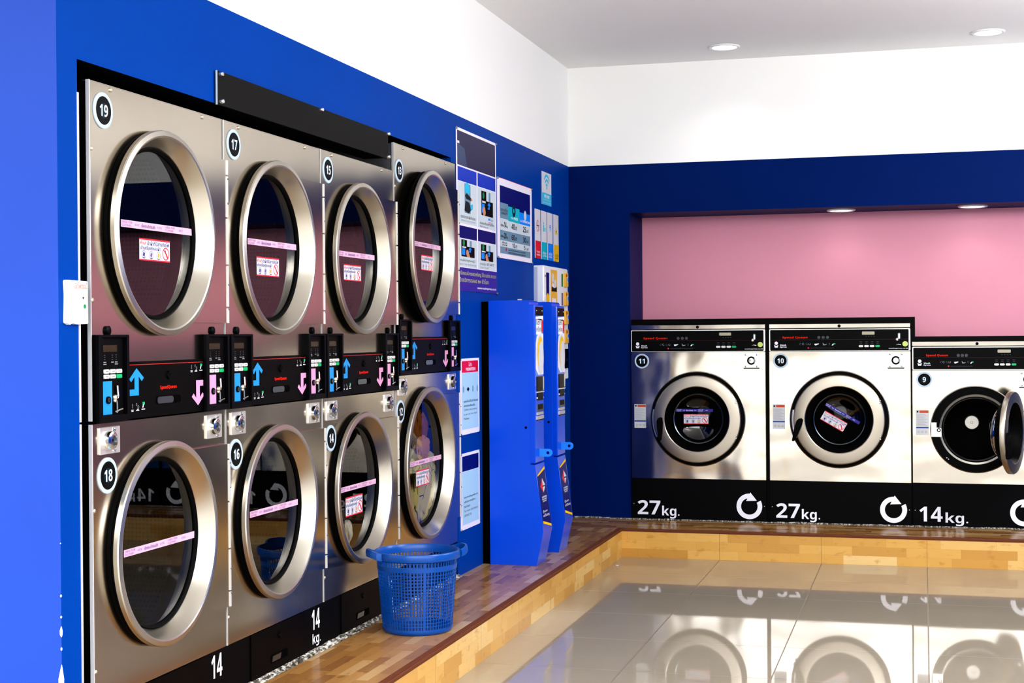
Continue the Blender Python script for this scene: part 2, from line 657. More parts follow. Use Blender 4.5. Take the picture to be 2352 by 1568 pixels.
# raised wooden step
mb = MB()
TI = XN - .034
mb.face([(x, ZP, -y) for x, y in ((-.30, -.052), (TI, -.052), (TI, YN + .034), (-.30, YN + .034))], 'wood_top')
mb.face([(x, ZP, -y) for x, y in ((-.30, YN + .034), (XR, YN + .034), (XR, YNI), (-.30, YNI))], 'wood_top_back')
XRI, YRI = XN - .004, YN + .004
mb.face([(XRI, z, -y) for y, z in ((-.149, 0), (YRI, 0), (YRI, ZP - .012), (-.149, ZP - .012))], 'wood_riser_left')
mb.face([(x, z, -YRI) for x, z in ((XRI, 0), (XR, 0), (XR, ZP - .012), (XRI, ZP - .012))], 'wood_riser_back')
structure('platform', mb)

# ribbed brown nosing along both edges
mb = MB()
prof = [(-.034, .0004), (-.033, .002)]
for i in range(6):
    x = -.031 + i * .0047
    prof += [(x, .0028), (x + .0027, .0028), (x + .0032, .0012), (x + .0043, .0012)]
prof += [(-.002, .0028), (.0, .0010), (.0004, -.004), (-.0006, -.011), (-.004, -.0125)]
for (a, h), (a2, h2) in zip(prof, prof[1:]):
    # mitred at the inner corner of the step
    mb.face([(XN + a, ZP + h, .149), (XN + a, ZP + h, -(YN - a)), (XN + a2, ZP + h2, -(YN - a2)), (XN + a2, ZP + h2, .149)], 'nosing_brown')
    mb.face([(XN + a, ZP + h, -(YN - a)), (XR, ZP + h, -(YN - a)), (XR, ZP + h2, -(YN - a2)), (XN + a2, ZP + h2, -(YN - a2))], 'nosing_brown')
structure('trim_1', mb)

# rough mortar strips along the machines
mb = MB()
N = 160
for i in range(N):
    y0, y1 = -.05 + 3.33 * i / N, -.05 + 3.33 * (i + 1) / N
    def hh(y, k):
        return .016 + .006 * noise.noise((y * 22, k, 3.))
    for k in range(3):
        xa, xb = -.012 + .011 * k, -.012 + .011 * (k + 1)
        za = lambda y, kk: ZP + (.014 if kk < 2 else .006 if kk == 2 else .0005) + .004 * noise.noise((y * 30, kk * 3.1, .5))
        mb.face([(xa, za(y0, k), -y0), (xa, za(y1, k), -y1), (xb, za(y1, k + 1), -y1), (xb, za(y0, k + 1), -y0)], 'grout_rough')
structure('trim_2', mb)
mb = MB()
for i in range(120):
    x0, x1 = .02 + 3.6 * i / 120, .02 + 3.6 * (i + 1) / 120
    if i < 8:
        yy = YB
    else:
        yy = YW
    za = lambda x: ZP + .007 + .004 * noise.noise((x * 14, 1., .5))
    mb.face([(x0, za(x0), -(yy - .001)), (x1, za(x1), -(yy - .001)), (x1, ZP + .0004, -(yy - .014)), (x0, ZP + .0004, -(yy - .014))], 'grout_rough')
structure('trim_3', mb)

# pale metal channel left of the first dryer
mb = MB()
world_box(mb, -.02, .002, -.055, -.047, 1.112, 1.995, 'hinge_steel')
world_box(mb, -.02, .002, -.055, -.047, ZP, 1.106, 'hinge_steel')
structure('trim_4', mb)

# black surround behind the washers
mb = MB()
world_box(mb, .398, 2.128, 5.668, 5.70, 1.365, 1.424, 'black_panel')
world_box(mb, 2.100, 2.128, 5.668, 5.70, ZP, 1.365, 'black_panel')
world_box(mb, 2.128, 3.62, 5.668, 5.70, 1.255, 1.306, 'black_panel')
world_box(mb, 1.2390, 1.2624, 5.668, 5.70, ZP, 1.365, 'black_panel')
structure('trim_5', mb)

# ------------------------------------------------------------------ shared sub-assemblies
def draw_icon_row(mb, u0, v0, w, sc=1., green=True):
    """three tiny pictograms with captions: coin column, dial and arrow, pointing hand on a green key"""
    f = lambda a: a * sc
    for k in range(4):
        mb.rect(u0 + f(.006), u0 + f(.010), v0 + f(.010 + .0032 * k), v0 + f(.0118 + .0032 * k), w, 'grey_print')
    mb.rect(u0, u0 + f(.014), v0 + f(.0035), v0 + f(.0052), w, 'white_print')
    mb.rect(u0 + f(.001), u0 + f(.013), v0, v0 + f(.0018), w, 'white_print')
    c = u0 + f(.036)
    mb.ring(c - f(.006), v0 + f(.019), f(.0025), f(.0038), w, 'grey_print', 0, 360, 10)
    mb.ring(c + f(.004), v0 + f(.012), f(.003), f(.0045), w, 'grey_print', 0, 360, 10)
    mb.rect(c - f(.004), c + f(.006), v0 + f(.0045), v0 + f(.0062), w, 'white_print')
    mb.rect(c - f(.009), c + f(.009), v0 + f(.001), v0 + f(.003), w, 'white_print')
    c = u0 + f(.068)
    mb.rect(c - f(.004), c + f(.009), v0 + f(.017), v0 + f(.025), w, 'btn_green')
    mb.poly([(c - f(.006), v0 + f(.009)), (c, v0 + f(.009)), (c + f(.003), v0 + f(.019)), (c - f(.002), v0 + f(.018))], w + .0003, 'white_print')
    mb.rect(c - f(.010), c + f(.010), v0 + f(.003), v0 + f(.0055), w, 'white_print')

def warning_sticker(u0, u1, v0, v1, w, fn=None, org=(0, 0, 0)):
    """white label with red bars, two lines of Thai and four round pictograms"""
    mb = MB(org)
    W_, H = u1 - u0, v1 - v0
    X = lambda a: u0 + a * W_
    Y = lambda b: v0 + b * H
    mb.rect(u0, u1, v0, v1, w, 'sticker_white')
    mb.rect(u0, u1, Y(.93), v1, w + .0004, 'sticker_red')
    mb.rect(u0, u1, v0, Y(.06), w + .0004, 'sticker_red')
    w2 = w + .0005
    mb.text('ห้าม!', X(.03), X(.22), Y(.72), Y(.90), w2, 'sticker_red', .01)
    mb.text('นำผ้าที่มีสารติดไฟ', X(.25), X(.97), Y(.70), Y(.91), w2, 'sticker_navy', .01)
    mb.text('เข้าเครื่องซักอบผ้า', X(.03), X(.68), Y(.49), Y(.68), w2, 'sticker_navy', .01)
    asp = H / W_
    for cx, cm in ((.14, 'sticker_navy'), (.38, 'sticker_violet'), (.62, 'sticker_orange')):
        R = .19 * H
        mb.ring(X(cx), Y(.27), R * .88, R, w2, 'sticker_violet', 0, 360, 20)
        mb.poly([(X(cx) - R * .5, Y(.22)), (X(cx) + R * .3, Y(.16)), (X(cx) + R * .55, Y(.33)), (X(cx) - R * .2, Y(.40))], w2, cm)
        mb.rect(X(cx) - R * .5, X(cx) + R * .5, Y(.115), Y(.14), w2, 'dark_print')
    R = .30 * H
    mb.ring(X(.86), Y(.38), R * .84, R, w2, 'sticker_red', 0, 360, 24)
    mb.poly([(X(.86) - R * .3, Y(.52)), (X(.86), Y(.56)), (X(.86) + R * .1, Y(.42)), (X(.86) - R * .2, Y(.40))], w2, 'sticker_violet')
    mb.poly([(X(.86) - R * .1, Y(.40)), (X(.86) + R * .2, Y(.42)), (X(.86) + R * .7, Y(.22)), (X(.86) + R * .4, Y(.17))], w2, 'sticker_red')
    mb.poly([(X(.86) - R * .66, Y(.54)), (X(.86) - R * .55, Y(.58)), (X(.86) + R * .66, Y(.22)), (X(.86) + R * .55, Y(.18))], w2 + .0003, 'sticker_red')
    return mb

def tape(u0, u1, v0, v1, w, base, ink, org=(0, 0, 0)):
    mb = MB(org)
    mb.rect(u0, u1, v0, v1, w, base)
    L, H = u1 - u0, v1 - v0
    X = lambda a: u0 + a * L
    Y = lambda b: v0 + b * H
    for a in (.0, .59):
        mb.text('CHECK YOUR', X(a + .01), X(a + .15), Y(.58), Y(.86), w + .0005, ink)
        mb.text('CLOTHES', X(a + .01), X(a + .13), Y(.14), Y(.42), w + .0005, ink)
    mb.text('<<<', X(.18), X(.24), Y(.30), Y(.70), w + .0005, ink, .02)
    mb.text('เช็คกระเป๋าก่อนซัก', X(.27), X(.46), Y(.25), Y(.80), w + .0005, ink, .01)
    mb.text('<<<', X(.49), X(.55), Y(.30), Y(.70), w + .0005, ink, .02)
    mb.text('<<<', X(.80), X(.86), Y(.30), Y(.70), w + .0005, ink, .02)
    return mb

def badge(num, cu, cv, w, r, org):
    mb = MB(org)
    mb.lathe(cu, cv, [(r, w), (r, w + .003), (r * .97, w + .004), (r * .80, w + .004), (r * .78, w + .0035)], 'pale_ring', 48)
    mb.disc(cu, cv, r * .80, w + .0036, 'badge_dark', 40)
    mb.disc(cu, cv, r * .42, w + .0039, 'badge_teal', 24)
    wd = r * (.42 if len(num) > 1 else .20)
    mb.text(num, cu - wd, cu + wd, cv - r * .33, cv + r * .33, w + .0046, 'white_print', .03)
    return mb

def lock_plate(cu, cv, su, sv, w, org, c_ring=False):
    mb = MB(org)
    mb.rbox(cu - su, cu + su, cv - sv, cv + sv, w, w + .005, 'bright_steel', .003, .001)
    wv = w + .005
    if c_ring:
        mb.lathe(cu, cv, [(.026, wv), (.026, wv + .006), (.020, wv + .007)], 'slot_steel', 28)
        mb.lathe(cu, cv, [(.020, wv + .007), (.019, wv + .004), (.016, wv + .010), (.0, wv + .011)], ['black_rubber', 'chrome', 'chrome'], 28)
        mb.ring(cu, cv, .0185, .0255, wv + .0075, 'black_rubber', 35, 325, 30)
        mb.rect(cu - su, cu + su, cv - sv - .002, cv - sv + .004, wv + .0004, 'black_rubber')
        pts = ((-1, -1), (1, -1), (-1, 1), (1, 1))
    else:
        c2 = cu - .008
        mb.lathe(c2, cv, [(.027, wv), (.025, wv + .014), (.018, wv + .017), (.012, wv + .017)], 'chrome', 28)
        mb.lathe(c2, cv, [(.012, wv + .017), (.011, wv + .013), (.004, wv + .013), (.0, wv + .010)], ['slot_steel', 'slot_steel', 'black_rubber'], 20)
        pts = ((.55, -1), (.55, 1))
    for a, b in pts:
        mb.dome(cu + a * su * .72, cv + b * sv * .76, .0065, wv, .004, 'chrome', 12)
    return mb

# ------------------------------------------------------------------ stacked tumble dryers
ARROW = [(.0015, .039), (.0425, .011), (.0305, .001), (.0135, .015), (.0135, -.039), (-.0425, -.039), (-.0425, -.021), (-.0105, -.021), (-.0105, .014), (-.0285, .0), (-.0405, .008)]

def pod(root, off, dz, colour, org):
    """coin and keypad pod; off shifts it along the machine"""
    U = lambda u: u + off
    V = lambda v: v + dz
    def mk():
        mb = MB(org)
        mb.box(U(.012), U(.171), V(1.104), V(1.346), -.01, .011, 'black_panel')
        for a in ((.012, .030, 1.104, 1.346), (.159, .171, 1.104, 1.346), (.030, .159, 1.104, 1.124), (.030, .159, 1.338, 1.346)):
            mb.rbox(U(a[0]), U(a[1]), V(a[2]), V(a[3]), .0, .022, 'black_plastic', .002, .0015, 2)
        w = .0114
        mb.rect(U(.040), U(.128), V(1.290), V(1.322), w, 'black_gloss')
        mb.rect(U(.048), U(.121), V(1.299), V(1.317), w + .0004, 'lcd_amber')
        for i, c in enumerate((.052, .092, .112)):
            for k in range(3):
                mb.rect(U(c), U(c + .007), V(1.277 + .006 * k), V(1.2785 + .006 * k), w + .0004, 'dim_print')
            mb.rect(U(c - .003), U(c + .011), V(1.269), V(1.2715), w + .0004, 'grey_print')
            if i != 1:
                mb.rect(U(c - .004), U(c + .013), V(1.2635), V(1.266), w + .0004, 'grey_print')
        return mb
    p = shared(('pod', off, dz, org), 'coin_pod', root, mk)
    for r_ in range(2):
        for c_ in range(3):
            g = r_ == 1 and c_ == 2
            u0, v0 = .049 + .0335 * c_, 1.239 - .0142 * r_
            def kb():
                b = MB(org)
                b.rbox(U(u0), U(u0 + .0275), V(v0), V(v0 + .0115), .011, .0145, 'btn_green' if g else 'btn_white', .003, .001, 3)
                if not g:
                    b.rect(U(u0 + .006), U(u0 + .021), V(v0 + .0045), V(v0 + .007), .0148, 'grey_print')
                return b
            shared(('key', off, dz, org, r_, c_), 'keypad_button', p, kb)
    def bar():
        b = MB(org)
        b.rect(U(.040), U(.092), V(1.126), V(1.218), .0122, colour)
        b.prism(circ(U(.069), V(1.166), .0105, 20), .0115, .0165, 'black_gloss')
        b.ring(U(.069), V(1.166), .002, .006, .0168, 'slot_steel', 0, 360, 14)
        return b
    shared(('bar', off, dz, org), 'price_strip', p, bar)
    def slot():
        b = MB(org)
        b.tube([(U(.113), V(1.205), .016), (U(.1145), V(1.178), .017), (U(.1085), V(1.170), .018)], .0042, 'chrome')
        b.dome(U(.1035), V(1.172), .0085, .012, .010, 'screw_brass')
        b.dome(U(.103), V(1.163), .006, .012, .008, 'screw_brass')
        b.tube([(U(.112), V(1.163), .015), (U(.113), V(1.138), .015)], .003, 'slot_steel')
        b.tube([(U(.101), V(1.132), .015), (U(.120), V(1.136), .016), (U(.142), V(1.139), .015)], .0026, 'chrome')
        b.tube([(U(.120), V(1.136), .016), (U(.112), V(1.128), .014)], .0022, 'chrome')
        return b
    shared(('slot', off, dz, org), 'coin_slot', p, slot)
    return p

def dryer_door(root, cu, cv, R, W, org, ang, sticker, tp, pv):
    """round glass door, hinged on the right; child parts sit in the door"""
    k = R / .302
    hg = (W - .006, cv, .012)
    loc = (hg[0] - org[0], -(hg[2] - org[2]), hg[1] - org[1])
    def ring_():
        mb = MB(hg)
        prof = [(.297, -.004), (.297, .006), (.294, .0075), (.297, .009), (.297, .0155), (.3005, .016), (.302, .018), (.302, .030), (.300, .034), (.286, .0365), (.281, .0345), (.278, .030), (.251, -.017), (.250, -.020)]
        prof = [(r * k, w) for r, w in prof]
        mb.lathe(cu, cv, prof, ['black_rubber'] * 4 + ['ring_steel'] * 9, 96)
        # hinge-side plate behind the ring
        h = .262 * k
        P = [(cu + .150 * k, cv - h)] + [(W - .006, cv - h), (W - .006, cv + h), (cu + .150 * k, cv + h)]
        P += [(cu + .290 * k * math.cos(t), cv + .290 * k * math.sin(t)) for t in [math.radians(60 - 120 * i / 20) for i in range(21)]]
        mb.prism(P, .002, .017, 'dryer_steel')
        return mb
    d = shared(('ddoor', cu, cv, R, W, org), 'door', root, ring_, loc, None, 20)
    d.rotation_euler = (0, 0, ang)
    def gas():
        mb = MB(hg)
        mb.lathe(cu, cv, [(.254 * k, -.012), (.249 * k, -.010), (.242 * k, -.016), (.240 * k, -.024)], 'black_rubber', 72)
        mb.lathe(cu, cv, [(.299 * k, -.004), (.283 * k, -.005), (.27 * k, -.04), (.240 * k, -.04), (.240 * k, -.024)], 'black_rubber', 72)
        return mb
    shared(('dgas', cu, cv, R, W, org), 'door_gasket', d, gas)
    def gl():
        mb = MB(hg)
        mb.disc(cu, cv, .244 * k, -.020, 'dryer_glass', 72)
        return mb
    shared(('dglass', cu, cv, R, W, org), 'door_glass', d, gl)
    def hin():
        mb = MB(hg)
        for a, b in ((-1, -.82), (-.80, -.30), (-.28, .28), (.30, .80), (.82, 1)):
            mb.lathe(0, 0, [], 'hinge_steel') if False else None
            v0, v1 = cv + a * .262 * k, cv + b * .262 * k
            mb.box(W - .010, W - .001, v0, v1, .0, .020, 'hinge_steel')
        for q in (-.80, -.5, .5, .80):
            mb.dome(W - .004, cv + q * .262 * k - .008, .0035, .020, .003, 'slot_steel', 8)
        return mb
    shared(('dhinge', cu, cv, R, W, org), 'hinge', d, hin)
    if tp:
        u0, u1, v, tilt = tp
        t = tape(u0, u1, v - .0105, v + .0105, -.0190, 'tape_pink', 'sticker_violet', hg)
        t.build('tape_strip', d)
    if sticker:
        u0, u1, v0, v1 = sticker
        warning_sticker(u0, u1, v0, v1, -.0188, None, hg).build('warning_sticker', d)
    return d

def dryer(label, y0, W, top, dz, nums, doors, ang, stick, tapes, badges, kg):
    org = (0, ZP, 0)
    root = thing('stacked_dryer', label, 'tumble dryer', (0, y0, ZP), PI / 2, 'stacked tumble dryers along the left wall')
    s = W / .8
    pod_top, pan_bot, low_bot = 1.345 + dz, 1.106 + dz, .3385
    off = .626 + (W - .8)
    # cabinet
    mb = MB(org)
    for u0, u1 in ((.004, .012), (W - .012, W - .004)):
        mb.box(u0, u1, ZP, top - .004, -.72, -.012, 'cabinet_steel' if W > .8 else 'black_panel')
    mb.box(.012, W - .012, top - .012, top - .004, -.72, -.012, 'cabinet_steel')
    mb.box(.004, W - .004, ZP, top - .004, -.74, -.72, 'dark_void')
    mb.box(.012, W - .012, pan_bot - .01, pod_top, -.7, -.66, 'dark_void')
    mb.build('cabinet', root)
    (cu1, cv1, R1), (cu2, cv2, R2) = doors
    # front panels with their round openings
    for nm, a, b, cu, cv, R in (('upper_front_panel', pan_bot + .005, top, cu1, cv1, R1), ('lower_front_panel', low_bot, pan_bot - .004, cu2, cv2, R2)):
        mb = MB(org)
        k = R / .302
        mb.plate_hole(.003, W - .003, a, b, cu, cv, .286 * k, 0, 'dryer_steel')
        for q in ((.003, .0055, a, b),):
            mb.box(q[0] - .001, q[1], q[2], q[3], -.008, .003, 'hinge_steel')
        mb.box(W - .0055, W - .003, a, b, -.02, 0, 'dryer_steel')
        mb.box(.003, W - .003, b - .002, b, -.02, .0005, 'dryer_steel')
        mb.box(.003, W - .003, a, a + .002, -.02, .0005, 'dryer_steel')
        mb.lathe(cu, cv, [(.286 * k, 0), (.286 * k, -.05), (.262 * k, -.06), (.262 * k, -.10)], 'black_rubber', 60)
        pn = mb.build(nm, root)
        for (u, v) in ((.116 * s, b - .012), (.661 * s, b - .012)) if nm[0] == 'u' else ():
            m2 = MB(org)
            m2.dome(u, v, .0065, 0, .005, 'screw_brass')
            m2.build('screw', pn)
        for v in ((b - .186, a + .33) if nm[0] == 'u' else (b - .235, a + .09)):
            m2 = MB(org)
            m2.dome(.012, v, .0065, 0, .006, 'screw_brass')
            m2.build('screw', pn)
        if nm[0] == 'u':
            for u in (.088, .088 + off):
                m2 = MB(org)
                m2.lathe(u, pod_top + .012, [(.0135, 0), (.0135, .006), (.010, .008)], 'black_gloss', 20, cap1=True)
                m2.build('plug', pn)
        else:
            for u in (.092, .092 + off):
                lock_plate(u, pan_bot - .052, .053, .0375, 0, org).build('lock_plate', pn)
        # perforated drum
        m3 = MB(org)
        m3.lathe(cu, cv, [(.262 * k, -.10), (.30 * k, -.102), (.30 * k, -.62), (.0, -.63)], ['drum_dark', 'drum_metal', 'drum_dark'], 60)
        for t in (20, 140, 260):
            t = math.radians(t)
            m3.face([(cu + .30 * k * math.cos(t - .10), cv + .30 * k * math.sin(t - .10), -.11), (cu + .24 * k * math.cos(t), cv + .24 * k * math.sin(t), -.11), (cu + .24 * k * math.cos(t), cv + .24 * k * math.sin(t), -.6), (cu + .30 * k * math.cos(t - .10), cv + .30 * k * math.sin(t - .10), -.6)], 'drum_metal')
            m3.face([(cu + .30 * k * math.cos(t + .10), cv + .30 * k * math.sin(t + .10), -.11), (cu + .24 * k * math.cos(t), cv + .24 * k * math.sin(t), -.11), (cu + .24 * k * math.cos(t), cv + .24 * k * math.sin(t), -.6), (cu + .30 * k * math.cos(t + .10), cv + .30 * k * math.sin(t + .10), -.6)], 'drum_metal')
        m3.build('drum', root)
    # doors
    for i, (cu, cv, R) in enumerate(doors):
        dryer_door(root, cu, cv, R, W, org, ang[i], stick[i], tapes[i], 0)
    # badges
    for n_, (u, v) in zip(nums, badges):
        badge(n_, u, v, 0, .050, org).build('number_badge', root)
    # control panel between the two doors
    V = lambda v: v + dz
    e = W - .8
    mb = MB(org)
    mb.box(.171, .640 + e, V(1.107), V(1.269), -.01, .008, 'black_panel')
    w = .0085
    mb.rect(.181, .636 + e, V(1.2588), V(1.2608), w, 'red_line')
    mb.text('SpeedQueen', .367 + e / 2, .467 + e / 2, V(1.182), V(1.1955), w, 'red_print', .02)
    draw_icon_row(mb, .200, V(1.127), w)
    draw_icon_row(mb, .555 + e, V(1.230), w)
    mb.rect(.553 + e, .5545 + e, V(1.112), V(1.215), w, 'black_gloss')
    cp = mb.build('control_panel', root)
    m2 = MB(org)
    m2.poly([(.2295 + x, V(1.211 + y)) for x, y in ARROW], w + .0003, 'arrow_blue')
    m2.build('arrow_decal', cp, label='sky blue arrow turning up')
    m2 = MB(org)
    m2.poly([(.604 + e - x, V(1.165 - y)) for x, y in ARROW], w + .0003, 'arrow_pink')
    m2.build('arrow_decal', cp, label='pink arrow turning down')
    m2 = MB(org)
    m2.lathe(.42 + e / 2, V(1.225), [(.013, .008), (.012, .013), (.006, .013), (.004, .009)], 'black_gloss', 20, cap1=True)
    m2.build('lock', cp)
    m2 = MB(org)
    ee = e / 2
    m2.prism(rr(.343 + ee, .492 + ee, V(1.141), V(1.165), .011), .008, .0095, 'dark_void')
    m2.prism(rr(.346 + ee, .442 + ee, V(1.143), V(1.163), .009), .0085, .0115, 'slot_steel')
    m2.build('pull_handle', cp)
    pod(root, 0, dz, 'arrow_blue', org)
    pod(root, off, dz, 'arrow_pink', org)
    # black base with its coin box door
    mb = MB(org)
    mb.box(.0, W, ZP + .012, low_bot, -.03, -.004, 'black_base')
    if kg:
        mb.text('14', .700, .776, .250, .324, -.0034, 'white_print', .035)
        mb.text('kg.', .706, .782, .186, .236, -.0034, 'white_print', .035)
    bp_ = mb.build('base_panel', root)
    m2 = MB(org)
    m2.box(.182 + e / 2, .652 + e / 2, ZP + .014, low_bot - .004, -.004, .0, 'black_panel')
    cb = m2.build('coin_box_door', bp_)
    m2 = MB(org)
    m2.lathe(.411, .292, [(.011, 0), (.010, .005), (.005, .005)], 'black_gloss', 18, cap1=True)
    m2.prism(rr(.335, .475, .207, .235, .008), .0, .0012, 'dark_void')
    m2.prism([(.342, .212), (.410, .212), (.418, .231), (.350, .231)], .0008, .003, 'slot_steel')
    m2.build('pull_handle', bp_)
    return root

STD = [(.382, 1.644, .302), (.382, .7305, .302)]
GR = None
dryer('leftmost steel stacked dryer, its round doors numbered 19 above 18, beside the blue corner', 0.0, .8, 2.039, 0, ('19', '18'), STD, (0, 0),
      ((.301, .482, 1.563, 1.628), None), ((.20, .624, 1.664, 0), (.20, .624, .722, 0)), ((.075, 1.964), (.082, .957)), True)
dryer('steel stacked dryer with doors numbered 17 above 16, second from the left', .8, .8, 2.039, 0, ('17', '16'), STD, (0, 0),
      ((.288, .470, 1.546, 1.612), None), ((.22, .624, 1.660, 0), (.22, .618, .735, 0)), ((.078, 1.967), (.075, .952)), True)
dryer('steel stacked dryer with doors numbered 15 above 14, directly behind the blue laundry basket', 1.6, .8, 2.039, 0, ('15', '14'), STD, (0, 0),
      ((.280, .464, 1.556, 1.620), (.280, .460, .622, .699)), ((.22, .620, 1.660, 0), (.22, .616, .733, 0)), ((.076, 1.967), (.084, .948)), True)
dryer('taller steel stacked dryer numbered 13 above 12, clothes inside its lower drum', W13Y, .873, 2.162, .060, ('13', '12'),
      [(.407, 1.735, .345), (.407, .759, .345)], (math.radians(2.2), 0),
      ((.360, .545, 1.630, 1.700), (.320, .50, .655, .727)), ((.26, .674, 1.745, 0), (.24, .682, .763, 0)), ((.070, 2.047), (.064, 1.008)), False)

# ------------------------------------------------------------------ washers
def swirl(mb, cu, cv, R, w, mat):
    mb.ring(cu, cv, R * .64, R, w, mat, 92, 388, 48)
    k = R / 88
    mb.poly([(cu - 12 * k, cv + 94 * k), (cu - 12 * k, cv + 48 * k), (cu + 4 * k, cv + 30 * k), (cu + 52 * k, cv + 44 * k), (cu + 6 * k, cv + 94 * k)][0:0] or
            [(cu + 8 * k, cv + 96 * k), (cu - 22 * k, cv + 36 * k), (cu + 52 * k, cv + 40 * k)], w + .0002, mat)
    mb.poly([(cu + 4 * k, cv + 88 * k), (cu - 6 * k, cv + 88 * k), (cu - 6 * k, cv + 56 * k), (cu + 4 * k, cv + 56 * k)], w + .0001, mat)

def washer(label, x0, W, zs, num, dc, dr, kg, open_ang, deco, handle_tilt):
    """zs: base top, panel bottom, panel top, strip bottom, top"""
    zb, p0, p1, s0, top = zs
    org = (0, ZP, 0)
    root = thing('washing_machine', label, 'washing machine', (x0, YW, ZP), 0, 'front-loading washers along the back wall')
    s = W / .8388
    cu, cv = dc
    R = dr                      # radius of the black surround
    k = R / .293
    mb = MB(org)
    mb.box(.004, W - .004, ZP + .002, top - .006, -.437, -.43, 'dark_void')
    for u0, u1 in ((.002, .012), (W - .012, W - .002)):
        mb.box(u0, u1, ZP + .002, top - .004, -.43, -.004, 'black_panel')
    mb.box(.012, W - .012, top - .012, top - .004, -.43, -.004, 'black_panel')
    mb.build('cabinet', root)
    # steel top strip with its lock
    mb = MB(org)
    mb.rbox(.0, W, s0, top, -.02, .002, 'washer_steel', .002, .0015, 2)
    ts = mb.build('top_strip', root)
    m2 = MB(org)
    m2.lathe(.502 * W, (s0 + top) / 2 - .001, [(.0095, .002), (.009, .006), (.004, .006)], 'black_gloss', 20, cap1=True)
    m2.build('lock', ts)
    # control panel
    mb = MB(org)
    mb.rbox(.0, W, p0 - .004, p1, -.02, .001, 'bright_steel', .006, .001)
    mb.prism(rr(.006, W - .010, p0 - .001, p1 - .005, .006), .0, .0022, 'black_gloss')
    w = .0026
    d = p1 - 1.356
    Z = lambda z: z + d
    E = W - .8388
    mb.rect(.008, W - .012, Z(1.2895), Z(1.2908), w, 'dim_red')
    mb.text('Speed Queen', .080, .232 * s, Z(1.295), Z(1.3115), w, 'red_print', .03)
    q = s
    for i in range(3):
        c = (.300 + .026 * i) * q
        mb.ring(c, Z(1.304), .006, .009, w, 'dim_print', 0, 360, 14)
        mb.text('10', c - .004, c + .004, Z(1.300), Z(1.308), w, 'grey_print', .01)
    # small mascot-free shop mark: disc, bow and two words
    mb.disc(.043, Z(1.270), .0105, w, 'frame_white', 18)
    mb.poly([(.030, Z(1.259)), (.043, Z(1.253)), (.056, Z(1.259)), (.052, Z(1.243)), (.034, Z(1.243))], w, 'frame_white')
    mb.text('Wash', .066, .103, Z(1.253), Z(1.263), w, 'white_print', .03)
    mb.text('Xpress', .064, .106, Z(1.240), Z(1.2505), w, 'white_print', .03)
    for i, u in enumerate((.190, .206, .228, .244)):
        mb.ring(u * q, Z(1.264), .0045, .0065, w, 'dim_print' if i % 2 == 0 else 'grey_print', 40 * i, 300 + 40 * i, 14)
    mb.poly([(.272 * q, Z(1.265)), (.300 * q, Z(1.267)), (.300 * q, Z(1.264)), (.283 * q, Z(1.256)), (.276 * q, Z(1.256))], w, 'white_print')
    mb.poly([(.322 * q, Z(1.272)), (.332 * q, Z(1.262)), (.350 * q, Z(1.263)), (.338 * q, Z(1.256)), (.325 * q, Z(1.256))], w, 'grey_print')
    mb.rect(.360 * q, .364 * q, Z(1.257), Z(1.271), w, 'dim_print')
    mb.rect(.384 * q, .398 * q, Z(1.261), Z(1.268), w, 'btn_green')
    mb.poly([(.376 * q, Z(1.255)), (.384 * q, Z(1.255)), (.390 * q, Z(1.264)), (.382 * q, Z(1.264))], w + .0002, 'white_print')
    mb.disc(.237 * q, Z(1.240), .0048, w, 'sticker_red', 14)
    mb.text('หยอดเหรียญให้ครบก่อนกดปุ่มเริ่ม', .250 * q, .392 * q, Z(1.236), Z(1.2435), w, 'dim_print')
    mb.prism(rr(.556 + E * .7, .630 + E * .7, Z(1.319), Z(1.338), .004), .002, .003, 'lcd_grey')
    for i in range(4):
        c = .578 + .0155 * i + E * .7
        mb.rect(c, c + .006, Z(1.306), Z(1.3085), w, 'dim_print')
    for i in range(4):
        c = .550 + .0325 * i + E * .7
        mb.rect(c - .008, c + .008, Z(1.275), Z(1.277), w, 'dim_print')
        mb.rect(c - .007, c + .007, Z(1.266), Z(1.268), w, 'dim_print')
    if deco:
        mb.text('washxpress.co.th', .712, .824, Z(1.2315), Z(1.2385), w, 'white_print', .02)
        mb.disc(.808, Z(1.2625), .0160, w, 'lime_dot', 24)
    cp = mb.build('control_panel', root)
    for i in range(4):
        c = .550 + .0325 * i + E * .7
        m2 = MB(org)
        m2.prism(rr(c - .0135, c + .0135, Z(1.2435), Z(1.2560), .006), .002, .0045, 'btn_green' if i == 3 else 'btn_white')
        m2.build('button', cp)
    m2 = MB(org)
    ce = E
    m2.prism(rr(.766 + ce, .780 + ce, Z(1.292), Z(1.328), .006), .002, .006, 'slot_steel')
    m2.prism(rr(.770 + ce, .777 + ce, Z(1.296), Z(1.322), .003), .004, .008, 'bright_steel')
    m2.dome(.762 + ce, Z(1.289), .0105, .002, .008, 'chrome')
    m2.tube([(.757 + ce, Z(1.256), .004), (.768 + ce, Z(1.260), .008), (.784 + ce, Z(1.257), .004)], .003, 'chrome')
    m2.build('coin_slot', cp)
    # steel front
    mb = MB(org)
    mb.plate_hole(.0, W, zb, p0 - .006, cu, cv, R * .93, 0, 'washer_steel')
    mb.box(-.0005, .001, zb, p0 - .006, -.02, 0, 'washer_steel')
    mb.box(W - .001, W + .0005, zb, p0 - .006, -.02, 0, 'washer_steel')
    mb.build('front_panel', root)
    mb = MB(org)
    mb.lathe(cu, cv, [(R + .004, .0), (R + .004, .003), (R - .001, .006), (R - .003, .010), (R * .74, .010), (R * .72, -.02)], ['washer_ring', 'washer_ring', 'black_rubber', 'black_rubber', 'black_rubber'], 80)
    if open_ang:
        mb.lathe(cu, cv, [(R * .82, .0102), (R * .81, .0135), (R * .74, .008), (R * .715, -.015)], 'collar_steel', 64)
    mb.build('door_collar', root)
